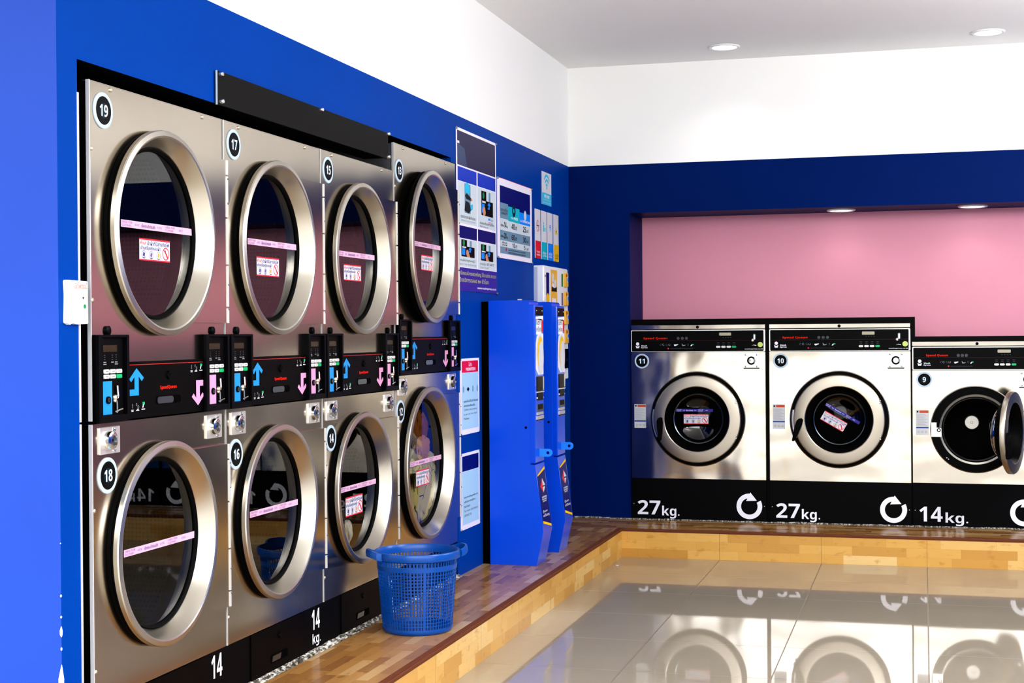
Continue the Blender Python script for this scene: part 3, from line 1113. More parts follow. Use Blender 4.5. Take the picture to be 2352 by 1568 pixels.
    if open_ang:
        mb = MB(org)
        u0 = cu - R
        mb.prism([(u0 + .002, cv - .045), (u0 + .060, cv - .045), (u0 + .060, cv + .005), (u0 + .032, cv + .01), (u0 + .032, cv + .04), (u0 + .002, cv + .04)], .010, .020, 'bright_steel')
        mb.ring(u0 + .045, cv - .005, .006, .012, .0205, 'black_rubber', 0, 360, 16)
        mb.build('latch', root)
        for a, b in ((.09, .17), (.10, .178)):
            mb = MB(org)
            mb.dome(u0 + a, cv - b, .004, .010, .003, 'bright_steel', 10)
            mb.build('screw', root)
    else:
        mb = MB(org)
        mb.lathe(cu, cv, [(R - .001, .006), (R - .012, .012), (R - .02, .012)], 'bright_steel', 18, a0=math.radians(168), a1=math.radians(204))
        mb.build('latch', root)
    mb = MB(org)
    rd = R * .80
    mb.lathe(cu, cv, [(R * .72, -.02), (rd, -.05), (rd, -.40), (.0, -.41)], ['black_rubber', 'drum_dark', 'drum_dark'], 56)
    mb.lathe(cu - .012 * k, cv + .022 * k, [(.046, -.40), (.043, -.375), (.040, -.372), (.008, -.372), (.006, -.378)], 'drum_hub', 32, cap1=True)
    mb.build('drum', root)
    # door
    hu = cu + R * .985
    hg = (hu, cv, .016)
    loc = (hg[0] - org[0], -(hg[2] - org[2]), hg[1] - org[1])
    mb = MB(hg)
    rr_ = R * .928
    mb.lathe(cu, cv, [(rr_ * .97, .014), (rr_, .018), (rr_, .040), (rr_ - .004, .046), (rr_ - .010, .048), (R * .70, .050), (R * .685, .047)], 'washer_ring', 88)
    d = mb.build('door', root, loc)
    d.rotation_euler = (0, 0, open_ang)
    m2 = MB(hg)
    m2.lathe(cu, cv, [(R * .685, .047), (R * .66, .036), (R * .60, .016), (R * .575, -.012), (R * .56, -.030), (R * .63, -.030), (R * .80, .013), (rr_ * .97, .014)], 'black_rubber', 64)
    m2.lathe(cu, cv, [(R * .545, -.024), (R * .53, -.021), (R * .515, -.024)], 'slot_steel', 64)
    m2.build('door_gasket', d)
    m2 = MB(hg)
    pr = [(R * .56, -.026)]
    for i in range(1, 11):
        t = i / 10
        pr.append((R * .56 * math.cos(t * PI / 2), -.026 - .075 * k * math.sin(t * PI / 2)))
    m2.lathe(cu, cv, pr, 'washer_glass', 64)
    m2.build('door_glass', d)
    # hinge bolts
    for q_ in (.42, .37, -.36, -.41):
        m3 = MB(hg)
        m3.dome(cu + R * .83, cv + q_ * R * .95, .0055, .0485, .005, 'chrome', 12)
        m3.build('bolt', d)
    # handle
    m3 = MB(hg)
    hc = (cu - R * .80, cv)
    H = [(-.006, .004), (.010, .012), (.022, .006), (.024, -.03), (.019, -.08), (.010, -.130), (.002, -.137), (-.006, -.134), (-.008, -.11), (-.014, -.05), (-.014, -.012)]
    ct, st = math.cos(handle_tilt), math.sin(handle_tilt)
    HP = [(hc[0] + x * ct - y * st, hc[1] + x * st + y * ct) for x, y in H]
    HQ = [(hc[0] + (x * .6 + .002) * ct - (y * .93 - .003) * st, hc[1] + (x * .6 + .002) * st + (y * .93 - .003) * ct) for x, y in H]
    a = [m3.pt((u, v, .046)) for u, v in HP]
    b = [m3.pt((u, v, .064)) for u, v in HP]
    c = [m3.pt((u, v, .074)) for u, v in HQ]
    n = len(HP)
    for A, Bq in ((a, b), (b, c)):
        for i in range(n):
            j = (i + 1) % n
            m3.idx([A[i], A[j], Bq[j], Bq[i]], 'black_rubber')
    m3.idx(c, 'black_rubber')
    m3.build('handle', d)
    if deco and not open_ang:
        tl = deco
        cw = .0
        # stickers lie on a flat disc just inside the porthole
        tp = tape(-.115, .115, -.009, .009, 0, 'tape_purple', 'frame_white')
        so = tp.build('tape_strip', d)
        so.location = (cu + tl[0] - hg[0], -(-.018 - hg[2]), cv + tl[1] - hg[1])
        so.rotation_euler = (0, tl[4], 0)
        ws = warning_sticker(-.077, .077, -.031, .031, 0)
        so = ws.build('warning_sticker', d)
        so.location = (cu + tl[2] - hg[0], -(-.019 - hg[2]), cv + tl[3] - hg[1])
        so.rotation_euler = (0, tl[4], 0)
    # badge, lock plate, warning label
    badge(num, .069, p0 - .062, 0, .046, org).build('number_badge', root)
    lock_plate(W - .085, p0 - .060, .048, .048, 0, org, True).build('lock_plate', root)
    mb = MB(org)
    l0 = cv - .06 if not open_ang else cv - .036
    mb.rect(.019, .093, l0, l0 + .15, .0012, 'warn_grey')
    mb.rect(.040, .092, l0 + .132, l0 + .146, .0016, 'warn_orange')
    mb.rect(.024, .034, l0 + .134, l0 + .144, .0016, 'dark_print')
    for i in range(11):
        mb.rect(.024, .086 - .01 * (i % 3), l0 + .055 + .0065 * i, l0 + .0565 + .0065 * i, .0016, 'grey_print')
    mb.rect(.020, .092, l0 + .040, l0 + .048, .0016, 'warn_blue')
    for i in range(3):
        mb.ring(.034 + .022 * i, l0 + .018, .004, .006, .0016, 'grey_print', 0, 360, 12)
    mb.build('warning_label', root)
    # black base with big lettering
    mb = MB(org)
    mb.box(.0, W, ZP + .004, zb - .001, -.03, .0, 'black_base')
    mb.text(kg, .036, .036 + .144 * (1 if kg == '27' else .93), .199, .288, .0006, 'white_print', .04)
    k0 = .191 if kg == '27' else .186
    mb.text('kg.', k0, k0 + .110 + (.02 if kg != '27' else 0), .176, .256, .0006, 'white_print', .04)
    swirl(mb, W - .104 if kg == '27' else W - .109, .264, .079, .0006, 'white_print')
    bs = mb.build('base_panel', root)
    for u in (.012, W - .012):
        m2 = MB(org)
        m2.dome(u, .265, .003, 0, .002, 'bright_steel', 8)
        m2.build('screw', bs)
    return root

Z27 = (.4275, 1.224, 1.356, 1.361, 1.387)
Z14 = (.430, 1.110, 1.244, 1.249, 1.275)
washer('large steel washing machine numbered 11, marked 27 kg, leftmost against the back wall', .400, .8388, Z27, '11', (.4185, .8015), .293, '27', 0, (-.022, .052, -.013, -.002, 0.0), math.radians(2))
washer('large steel washing machine numbered 10, marked 27 kg, with tilted stickers in its porthole', 1.2626, .8388, Z27, '10', (.4180, .8050), .293, '27', 0, (.02, .035, -.033, -.012, math.radians(30)), math.radians(-17))
washer('smaller steel washing machine numbered 9, marked 14 kg, its round door standing open', 2.111, .740, Z14, '9', (.361, .7525), .2555, '14', math.radians(73), None, 0)
washer('smaller steel washing machine right of number 9, reflected in dryer door 18', 2.876, .740, Z14, '8', (.361, .7525), .2555, '14', 0, None, 0)

# ------------------------------------------------------------------ signs and posters on the left wall
def wall_thing(name, label, cat, y0, z0, group=None):
    return thing(name, label, cat, (0, y0, z0), PI / 2, group)

# black board over the dryers
t = wall_thing('sign_board', 'blank charcoal board screwed on over the dryer recess, above doors 17 and 15', 'sign', .745, 2.079)
mb = MB()
mb.rbox(0, 1.566, 0, .109, .006, .012, 'charcoal_sign', .002, .001, 2)
mb.box(-.0005, .0005, 0, .109, .006, .0118, 'poster_grey')  # pale left edge, paints in the daylight it catches
mb.build('panel', t)
for u, v in ((.018, .099), (.020, .012), (.84, .103), (1.556, .104), (1.556, .008)):
    mb = MB()
    mb.lathe(u, v, [(.008, .0), (.008, .018), (.006, .024)], 'chrome', 14, cap1=True)
    mb.build('standoff_bolt', t)

# tall instruction poster
t = wall_thing('instruction_poster', 'tall poster with four photo panels and a violet footer, nearest the dryers', 'poster', 3.283, 1.553)
PW, PH = .688, .793
mb = MB()
w = .0046
mb.box(0, PW, 0, PH, .001, .004, 'frame_white')
mb.rect(.012, PW - .018, .612, PH - .014, w, 'indigo_print')
mb.rect(.012, .045, .716, .728, w + .0003, 'frame_white')
mb.poly([(.012, .612), (.17, .612), (.13, .70), (.012, .715)], w + .0002, 'header_blue')
for c0, c1 in ((.016, .330), (.350, PW - .018)):
    mb.rect(c0, c1, .536, .604, w, 'royal_print')
    mb.rect(c0, c1, .330, .532, w, 'poster_grey')
    mb.rect(c0, c1, .258, .318, w, 'navy_print')
    mb.rect(c0, c1, .118, .254, w, 'poster_grey')
def photo(mb, u0, v0, uw, vh, hand):
    w2 = w + .0004
    X = lambda a: u0 + a * uw
    Y = lambda b: v0 + b * vh
    mb.rect(u0, X(1), v0, Y(1), w2, 'black_panel')
    mb.rect(X(.42), X(1), Y(.62), Y(1), w2 + .0002, 'poster_grey')
    mb.rect(X(.62), X(.78), Y(.62), Y(1), w2 + .0003, 'poster_slate')
    mb.rect(X(.06), X(.36), Y(.52), Y(.60), w2 + .0002, 'btn_white')
    mb.disc(X(.18), Y(.82), uw * .08, w2 + .0002, 'green_print', 12)
    mb.rect(X(.04), X(.28), Y(.10), Y(.48), w2 + .0002, 'azure_print')
    mb.poly([(X(.66), Y(.60)), (X(.80), Y(.46)), (X(.71), Y(.46)), (X(.71), Y(.30)), (X(.55), Y(.30)), (X(.55), Y(.36)), (X(.61), Y(.36)), (X(.61), Y(.46)), (X(.52), Y(.46))], w2 + .0002, 'azure_print')
    if hand:
        mb.poly([(X(.42), Y(.0)), (X(.34), Y(.22)), (X(.38), Y(.42)), (X(.50), Y(.44)), (X(.56), Y(.24)), (X(.66), Y(.0))], w2 + .0004, 'skin_print')
    else:
        mb.poly([(X(.14), Y(.0)), (X(.08), Y(.2)), (X(.14), Y(.36)), (X(.30), Y(.34)), (X(.36), Y(.12)), (X(.30), Y(.0))], w2 + .0004, 'skin_print')
photo(mb, .412, .395, .21, .125, False)
photo(mb, .066, .140 + .028, .22, .083, True)
photo(mb, .400, .140 + .023, .22, .083, True)
# first panel: a figure beside a blue round door
mb.rect(.125, .225, .385, .530, w + .0004, 'poster_slate')
mb.disc(.170, .505, .040, w + .0006, 'cyan_print', 18, .032)
mb.poly([(.13, .47), (.16, .485), (.23, .465), (.235, .45), (.15, .455)], w + .0008, 'dark_print')
mb.poly([(.12, .395), (.14, .445), (.20, .44), (.235, .405), (.19, .385)], w + .0008, 'dark_print')
mb.poly([(.215, .40), (.26, .41), (.26, .435), (.22, .43)], w + .0008, 'cyan_print')
mb.poly([(.225, .455), (.25, .450), (.25, .462), (.228, .466)], w + .001, 'skin_print')
mb.rect(.535, .565, .376, .386, w + .0004, 'azure_print')
mb.text('ชั้นบน', .575, .62, .374, .388, w + .0004, 'dim_print')
mb.rect(.535, .565, .358, .368, w + .0004, 'arrow_pink')
mb.text('ชั้นล่าง', .575, .62, .356, .370, w + .0004, 'dim_print')
mb.text('แยกประเภทผ้าก่อนอบ', .060, .305, .357, .376, w + .0004, 'dim_print', .01)
mb.text('SEPARATE YOUR CLOTHES', .060, .300, .341, .350, w + .0004, 'grey_print')
mb.text('หยอดเหรียญตามราคา', .385, .64, .345, .362, w + .0004, 'dim_print', .01)
mb.text('ที่กำหนด', .385, .53, .333, .342, w + .0004, 'dim_print', .01)
mb.text('กดเลือกอุณหภูมิ', .035, .29, .141, .158, w + .0004, 'dim_print', .01)
mb.text('SELECT THE TEMPERATURE', .035, .315, .126, .134, w + .0004, 'grey_print')
mb.text('กดปุ่ม START', .385, .635, .136, .154, w + .0004, 'dim_print', .01)
mb.text('PRESS START', .385, .54, .123, .131, w + .0004, 'grey_print')
mb.rect(.012, PW, .0, .114, w, 'violet_foot')
mb.text('เครื่องอบผ้าหยอดเหรียญ ใช้งานง่าย สะดวก', .02, .672, .074, .100, w + .0004, 'lime_text', .02)
mb.text('เปิดบริการตลอด ๒๔ ชั่วโมง', .02, .53, .044, .068, w + .0004, 'lime_text', .02)
mb.text('www.washxpress.co.th', .33, .672, .012, .026, w + .0004, 'white_print', .02)
mb.build('poster_sheet', t)
for u, v in ((.004, PH - .004), (PW, PH - .004), (PW + .004, .0)):
    mb = MB()
    mb.dome(u, v, .008, .004, .006, 'slot_steel', 12)
    mb.build('screw', t)

# price board
t = wall_thing('price_board', 'white-framed price table with teal and blue column heads, right of the tall poster', 'poster', 3.997, 1.746)
PW, PH = .712, .428
mb = MB()
mb.box(0, PW, 0, PH, .0, .004, 'frame_white')
mb.box(0, PW, PH - .001, PH + .001, .001, .0045, 'sticker_red')
mb.rect(.045, PW - .040, .262, PH - .040, w, 'navy_print')
for a, b, c in ((.045, .205, 'poster_slate'), (.205, .440, 'teal_print'), (.440, PW - .04, 'azure_print')):
    mb.rect(a, b, .213 if c == 'poster_slate' else .208, .300 - a * .06, w + .0003, c)
for a, b, c in ((.150, .212, 'poster_grey'), (.096, .150, 'poster_slate'), (.062, .096, 'poster_grey'), (.026, .062, 'poster_slate')):
    mb.rect(.045, PW - .040, a, b, w + .0002, c)
w2 = w + .0007
mb.text('ขนาดเครื่อง', .055, .195, .252, .272, w2, 'dark_print', .02)
mb.text('CAPACITY', .065, .190, .235, .248, w2, 'dark_print', .02)
mb.ring(.32, .270, .012, .034, w2, 'badge_teal', 0, 360, 20)
mb.disc(.56, .262, .028, w2, 'poster_grey', 20)
mb.text('ราคา PRICE', .26, .40, .222, .236, w2, 'white_print', .03)
mb.text('เวลา OPERATING', .448, .665, .220, .234, w2, 'white_print', .03)
for v0, v1, a, b, c in ((.166, .198, '14', '40', '25'), (.108, .138, '20', '60', '30')):
    mb.text('เครื่องอบ', .055, .115, v0 + .004, v1 - .012, w2, 'dark_print', .01)
    mb.text(a, .120, .165, v0, v1, w2, 'dark_print', .03)
    mb.text('KG', .170, .195, v0, v0 + .012, w2, 'dark_print', .01)
    mb.text(b, .270, .335, v0, v1, w2, 'dark_print', .04)
    mb.text('บาท', .345, .385, v0, v1 - .010, w2, 'dark_print', .01)
    mb.text(c, .510, .575, v0, v1, w2, 'dark_print', .04)
    mb.text('นาที', .585, .625, v0, v1 - .010, w2, 'dark_print', .01)
mb.text('เพิ่มเวลา', .08, .18, .080, .092, w2, 'dark_print', .01)
mb.text('EXTRA TIME', .08, .18, .068, .076, w2, 'dark_print', .01)
mb.text('10', .285, .335, .066, .092, w2, 'dark_print', .04)
mb.text('บาท', .345, .385, .066, .084, w2, 'dark_print', .01)
mb.text('5', .535, .560, .066, .092, w2, 'dark_print', .04)
mb.text('นาที', .585, .625, .066, .084, w2, 'dark_print', .01)
mb.disc(.16, .050, .012, w2, 'sticker_red', 14)
mb.text('กรุณาตรวจสอบสิ่งของในกระเป๋าก่อนอบผ้า', .20, .56, .044, .056, w2, 'dark_print', .01)
mb.text('ทางร้านไม่รับผิดชอบต่อความเสียหาย', .20, .56, .031, .042, w2, 'dark_print', .01)
mb.build('poster_sheet', t)
for u, v in ((.004, PH - .004), (PW, PH - .004), (PW + .004, .0), (.004, .0)):
    mb = MB()
    mb.dome(u, v, .008, .004, .006, 'slot_steel', 12)
    mb.build('screw', t)

# wifi notice
t = wall_thing('wifi_sign', 'small white and sky blue notice with a wifi symbol, high on the left wall', 'sign', 4.953, 2.109)
mb = MB()
mb.box(0, .228, 0, .195, .001, .004, 'sticker_white')
mb.rect(0, .228, 0, .070, w, 'cyan_print')
for r0 in (.018, .045, .072):
    mb.ring(.114, .098, r0, r0 + .014, w, 'cyan_print', 40, 140, 16)
mb.disc(.114, .102, .010, w, 'cyan_print', 12)
mb.text('FREE WIFI', .05, .178, .042, .060, w + .0004, 'white_print', .02)
mb.text('WASHXPRESS', .02, .205, .026, .036, w + .0004, 'poster_sky', .01)
mb.text('อินเทอร์เน็ตฟรี', .02, .205, .008, .022, w + .0004, 'poster_sky', .01)
mb.build('panel', t)

# four narrow notices
def strip_sign(y0, foot, label, kind):
    t = wall_thing('strip_sign', label, 'sign', y0, 1.781, 'narrow notices beside the price table')
    mb = MB()
    W_, H = .126, .287
    mb.box(0, W_, 0, H, .001, .004, 'sticker_white')
    mb.rect(.008, W_, 0, .102, w, foot)
    mb.text({0: 'ห้ามสูบบุหรี่', 1: 'ถังขยะ', 2: 'ฟรีไวไฟ', 3: 'ระวัง'}[kind], .03, .11, .030, .048, w + .0004, 'white_print' if kind != 3 else 'dark_print', .02)
    mb.text({0: 'NO SMOKING', 1: 'LITTER', 2: 'INTERNET', 3: 'CAUTION'}[kind], .03, .11, .016, .025, w + .0004, 'white_print' if kind != 3 else 'dark_print', .01)
    c = (.062, .190)
    if kind == 0:
        mb.ring(c[0], c[1], .030, .034, w, 'sticker_red', 0, 360, 24)
        mb.rect(.035, .090, .188, .194, w, 'dark_print')
        mb.poly([(.040, .214), (.044, .218), (.086, .166), (.082, .162)], w + .0003, 'sticker_red')
    elif kind == 1:
        mb.disc(.050, .214, .008, w, 'teal_print', 12)
        mb.poly([(.042, .204), (.060, .204), (.058, .165), (.044, .165)], w, 'teal_print')
        mb.rect(.072, .094, .165, .190, w, 'teal_print')
    elif kind == 2:
        for r0 in (.008, .018, .028):
            mb.ring(c[0], .180, r0, r0 + .006, w, 'azure_print', 40, 140, 12)
        mb.disc(c[0], .180, .005, w, 'azure_print', 10)
    else:
        mb.poly([(.036, .168), (.090, .168), (.063, .218)], w, 'amber_print')
        mb.disc(.063, .184, .008, w + .0003, 'dark_print', 10)
    mb.build('panel', t)
strip_sign(4.783, 'sticker_red', 'narrow white notice with red foot, nearest the price table', 0)
strip_sign(4.932, 'teal_print', 'narrow white notice with teal foot, between the red-footed and blue-footed ones', 1)
strip_sign(5.080, 'azure_print', 'narrow white notice with bright blue foot', 2)
strip_sign(5.232, 'amber_print', 'narrow white notice with amber foot, nearest the room corner', 3)

# two notices low on the wall
t = wall_thing('promotion_poster', 'white-framed notice with red heading, on the wall beside dryer 12', 'poster', 3.322, .846)
PW, PH = .315, .374
mb = MB()
mb.box(0, PW, 0, PH, .0, .004, 'frame_white')
mb.rect(.020, PW - .022, .305, PH - .012, w, 'promo_red')
mb.rect(.020, PW - .022, .026, .303, w, 'poster_sky')
mb.text('โปร', .13, .185, .335, .355, w + .0004, 'white_print', .03)
mb.text('PROMOTION', .085, .245, .313, .328, w + .0004, 'white_print', .03)
for i, u in enumerate((.045, .120, .200, .275)):
    if i == 1:
        mb.poly([(u - .024, .222), (u, .210), (u + .024, .222), (u, .234)], w + .0004, 'dark_print')
    else:
        mb.ring(u, .222, .010, .0125, w + .0004, 'poster_slate', 0, 360, 16)
        mb.rect(u - .004, u + .004, .206, .238, w + .0004, 'poster_slate')
for i, (s_, c, ww) in enumerate((('แอดไลน์รับส่วนลด', 'dark_print', .24), ('สะสมครบสิบแต้ม', 'dark_print', .19), ('Collect ten points', 'dim_print', .22), ('to get one free wash', 'dim_print', .22), ('WashXpress', 'dim_print', .09))):
    mb.text(s_, .045, .045 + ww, .158 - .022 * i, .171 - .022 * i, w + .0004, c, .01 if i < 2 else 0)
mb.build('poster_sheet', t)
for u, v in ((.004, PH - .004), (PW - .002, PH - .004), (PW - .002, .004), (.004, .004)):
    mb = MB()
    mb.dome(u, v, .005, .004, .004, 'slot_steel', 10)
    mb.build('screw', t)
t = wall_thing('rules_poster', 'white-framed pale blue notice with a navy heading, lowest on the left wall', 'poster', 3.318, .381)
mb = MB()
mb.box(0, PW, 0, PH, .0, .004, 'frame_white')
mb.rect(.020, PW - .022, .286, PH - .014, w, 'navy_print')
mb.rect(.020, PW - .022, .024, .284, w, 'poster_sky')
for i, (s_, c, ww) in enumerate((('สอบถามข้อมูลเพิ่มเติม', 'dark_print', .235), ('แจ้งปัญหาการใช้งาน', 'dark_print', .19), ('ติดต่อเรา', 'dark_print', .10), ('For more information', 'dim_print', .23), ('contact us', 'dim_print', .12))):
    mb.text(s_, .045, .045 + ww, .150 - .022 * i, .163 - .022 * i, w + .0004, c, .01 if i < 3 else 0)
mb.build('poster_sheet', t)
for u, v in ((.004, PH - .004), (PW - .002, PH - .004), (PW - .002, .004), (.004, .004)):
    mb = MB()
    mb.dome(u, v, .005, .004, .004, 'slot_steel', 10)
    mb.build('screw', t)

# light switch plate at the left end
t = wall_thing('switch_plate', 'white switch box with red lettering on the blue wall end, left of dryer 19', 'light switch', -.128, 1.374)
mb = MB()
P = [(.001, .004), (.014, -.001), (.028, .004), (.045, .0), (.098, .0015), (.101, .005), (.101, .112), (.097, .116), (.003, .117), (.0, .112), (.003, .08), (.002, .05), (.0, .012)]
mb.prism(P, .0, .012, 'plate_white')
mb.text('เปิดไฟตรงนี้', .034, .097, .095, .112, .0126, 'warn_orange', .0)
mb.rect(.0765, .0780, .073, .082, .0126, 'warn_orange')
mb.poly([(.0725, .073), (.0820, .073), (.0772, .066)], .0126, 'dark_print')
mb.build('plate', t)
mb = MB()
mb.rbox(.062, .092, .034, .058, .012, .017, 'plate_white', .002, .0015, 3)
mb.prism(circ(.077, .048, .006, 14), .016, .0175, 'green_print')
mb.build('rocker', t)

# ------------------------------------------------------------------ blue coin kiosks
def kiosk(label, y0, W):
    org = (0, ZP, 0)
    t = thing('coin_kiosk', label, 'vending machine', (0, y0, ZP), PI / 2, 'slim blue coin kiosks')
    mb = MB(org)
    P = [(.042, ZP + .0004), (.286, ZP + .0004), (.3225, .338), (.281, .676), (.256, .679), (.256, 1.500), (.250, 1.5075), (.240, 1.510), (.050, 1.510), (.042, 1.504)]
    a = [mb.pt((0, v, q)) for q, v in P]
    b = [mb.pt((W, v, q)) for q, v in P]
    n = len(P)
    for i in range(n):
        j = (i + 1) % n
        mb.idx([a[i], a[j], b[j], b[i]], 'kiosk_blue')
    mb.idx(list(a), 'kiosk_blue')
    mb.idx(list(b), 'kiosk_blue')
    mb.box(.012, W - .012, ZP + .002, 1.505, .0005, .044, 'dark_void')  # black slab stands in for the shade in the gap at the wall
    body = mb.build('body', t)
    mb = MB(org)
    def sl(u, q, o=.0012):
        p0, p1 = Vector((.338, .3225)), Vector((.676, .281))
        p = p0.lerp(p1, q)
        return (u, p.x + o * .12, p.y + o)
    def quad(u0, q0, u1, q1, m_, o):
        mb.face([sl(u0, q0, o), sl(u1, q0, o), sl(u1, q1, o), sl(u0, q1, o)], m_)
    c0, c1 = .018, W - .012
    mb.face([sl(c0, .16), sl(c1, .06), sl(c1, .90), sl(c0, .82)], 'navy_print')
    mb.face([sl(c0, .82, .0015), sl(c1, .90, .0015), sl(c1, .94, .0015), sl(c0, .845, .0015)], 'yellow_print')
    mb.face([sl(c0, .12, .0015), sl(c1, .03, .0015), sl(c1, .065, .0015), sl(c0, .16, .0015)], 'yellow_print')
    cm = W * .52
    mb.face([sl(cm - .050, .66, .0016), sl(cm, .56, .0016), sl(cm, .78, .0016)], 'sticker_red')
    mb.face([sl(cm, .56, .0016), sl(cm + .050, .66, .0016), sl(cm, .78, .0016)], 'poster_grey')
    mb.face([sl(cm - .006, .645, .0019), sl(cm + .05, .645, .0019), sl(cm + .05, .665, .0019), sl(cm - .006, .665, .0019)], 'navy_print')
    fn = lambda uu, vv: sl(uu, vv, .0018)
    mb.text('COIN', cm - .045, cm + .045, .485, .51, 0, 'white_print', .03, fn)
    mb.text('EXCHANGE', cm - .045, cm + .045, .455, .475, 0, 'white_print', .03, fn)
    mb.text('SERVICE', cm - .035, cm + .035, .425, .445, 0, 'white_print', .03, fn)
    mb.text('ตู้แลก', cm - .06, cm + .03, .26, .31, 0, 'white_print', .03, fn)
    mb.text('เหรียญ', cm - .06, cm + .06, .20, .25, 0, 'white_print', .03, fn)
    mb.build('lower_decal', body)
    mb = MB(org)
    mb.rbox(.003, W - .003, .683, 1.488, .256, .283, 'kiosk_blue', .004, .004, 3)
    door = mb.build('door', t)
    mb = MB(org)
    g = .2836
    A, Bq = .022, W - .008
    mb.rect(A, Bq, 1.432, 1.476, g, 'black_gloss')
    for u in (.045, W - .03):
        mb.rect(u - .008, u + .008, 1.455, 1.459, g + .0003, 'white_print')
    mb.rect(A, Bq, 1.13, 1.432, g, 'kiosk_sky')
    mb.poly([(A, 1.425), (Bq, 1.432), (Bq, 1.405), (A, 1.415)], g + .0002, 'white_print')
    mb.rect(A + .01, Bq - .03, 1.335, 1.415, g + .0002, 'white_print')
    mb.text('แลก', A + .015, Bq - .05, 1.385, 1.416, g + .0006, 'dark_print', .04)
    mb.text('เหรียญ', A + .015, Bq - .035, 1.345, 1.378, g + .0006, 'dark_print', .04)
    mb.disc(Bq - .020, 1.38, .020, g + .0005, 'sticker_red', 20, .035)
    mb.poly([(A, 1.16), (A, 1.29), (A + .02, 1.325), (A + .06, 1.34), (Bq, 1.34), (Bq, 1.13), (A + .05, 1.13)], g + .0003, 'frame_white')
    mb.disc((A + Bq) / 2 + .012, 1.232, .070, g + .0005, 'poster_grey', 28, .10)
    mb.disc((A + Bq) / 2 + .014, 1.240, .060, g + .0007, 'yellow_print', 28, .084)
    mb.disc((A + Bq) / 2 + .030, 1.215, .052, g + .0009, 'sticker_white', 28, .085)
    mb.build('upper_decal', door)
    mb = MB(org)
    mb.box(.038, W - .028, 1.046, 1.121, .283, .286, 'black_gloss')
    mb.box(W - .030, W - .020, 1.050, 1.119, .283, .289, 'bright_steel')
    mb.box(.034, W - .018, 1.040, 1.045, .283, .290, 'bright_steel')
    mb.prism(rr(.044, W - .026, 1.0, 1.038, .018), .283, .287, 'black_gloss')
    for u in (.042, W - .024):
        mb.dome(u, 1.012, .006, .283, .005, 'bright_steel', 10)
    mb.build('note_slot', door)
    mb = MB(org)
    mb.box(.040, W - .022, .944, .980, .283, .287, 'slot_steel')
    mb.box(.052, W - .040, .954, .980, .286, .288, 'black_gloss')
    mb.box(.036, W - .020, .926, .940, .283, .286, 'bright_steel')
    mb.box(.030, W - .018, .903, .921, .283, .287, 'bright_steel')
    mb.box(.030, W - .018, .899, .903, .283, .288, 'black_gloss')
    mb.build('coin_tray', door)
    # hasp: two plates standing out from the door, drilled for a padlock
    mb = MB(org)
    zc = .732
    HPs = [(.276, zc - .020), (.330, zc - .020)] + [(.330 + .020 * math.cos(math.radians(a_)), zc + .020 * math.sin(math.radians(a_))) for a_ in range(-80, 81, 16)] + [(.330, zc + .020), (.276, zc + .020)]
    uu = W * .45
    a = [mb.pt((uu, v, q)) for q, v in HPs]
    b = [mb.pt((uu + .008, v, q)) for q, v in HPs]
    n = len(HPs)
    for i in range(n):
        j = (i + 1) % n
        mb.idx([a[i], a[j], b[j], b[i]], 'kiosk_sky')
    mb.idx(a, 'kiosk_sky')
    mb.idx(b, 'kiosk_sky')
    hp = [(.328 + .008 * math.cos(2 * PI * i / 14), zc + .008 * math.sin(2 * PI * i / 14)) for i in range(14)]
    mb.face([(uu - .0004, v, q) for q, v in hp], 'navy_print')
    mb.build('hasp', door)
    mb = MB(org)
    hp = [(.235 + .0065 * math.cos(2 * PI * i / 14), .865 + .0065 * math.sin(2 * PI * i / 14)) for i in range(14)]
    mb.face([(-.0006, v, q) for q, v in hp], 'dark_void')
    mb.build('side_lock', body)
    mb = MB(org)
    mb.box(.03, .045, 1.508, 1.5165, .188, .208, 'bright_steel')
    mb.build('top_latch', body)
    return t

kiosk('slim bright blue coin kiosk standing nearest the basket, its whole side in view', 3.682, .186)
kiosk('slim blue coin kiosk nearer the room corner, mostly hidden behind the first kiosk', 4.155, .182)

# ------------------------------------------------------------------ wall-hung white dispenser
t = wall_thing('wall_dispenser', 'white wall-hung goods dispenser with packets and a yellow panel, beside the room corner', 'vending machine', 4.76, 1.059)
mb = MB()
H = .677
mb.rbox(0, .60, 0, H, .0, .060, 'dispenser_white', .006, .006, 4)
mb.face([(-.0004, .02, .002), (-.0004, .02, .022), (-.0004, H - .01, .022), (-.0004, H - .01, .002)], 'dispenser_grey')
body = mb.build('body', t)
w3 = .0606
mb = MB()
mb.rect(.055, .125, .45, H - .04, w3, 'navy_print')
mb.rect(.020, .040, .610, .622, w3, 'dark_print')
mb.poly([(.055, .46), (.125, .46), (.125, .50), (.09, .52), (.055, .50)], w3 + .0003, 'amber_print')
mb.rect(.165, .320, .42, H - .018, w3, 'gold_print')
mb.disc(.215, .61, .028, w3 + .0004, 'sticker_white', 16)
mb.disc(.270, .575, .030, w3 + .0004, 'sticker_white', 16)
mb.disc(.215, .555, .026, w3 + .0004, 'frame_white', 16)
mb.poly([(.18, .53), (.31, .53), (.31, .56), (.25, .55), (.19, .56)], w3 + .0006, 'dark_print')
mb.rect(.19, .29, .465, .49, w3 + .0004, 'frame_white')
for i in range(2):
    mb.rect(.18, .30, .450 - .012 * i, .454 - .012 * i, w3 + .0004, 'dark_print')
mb.build('front_panel', body)
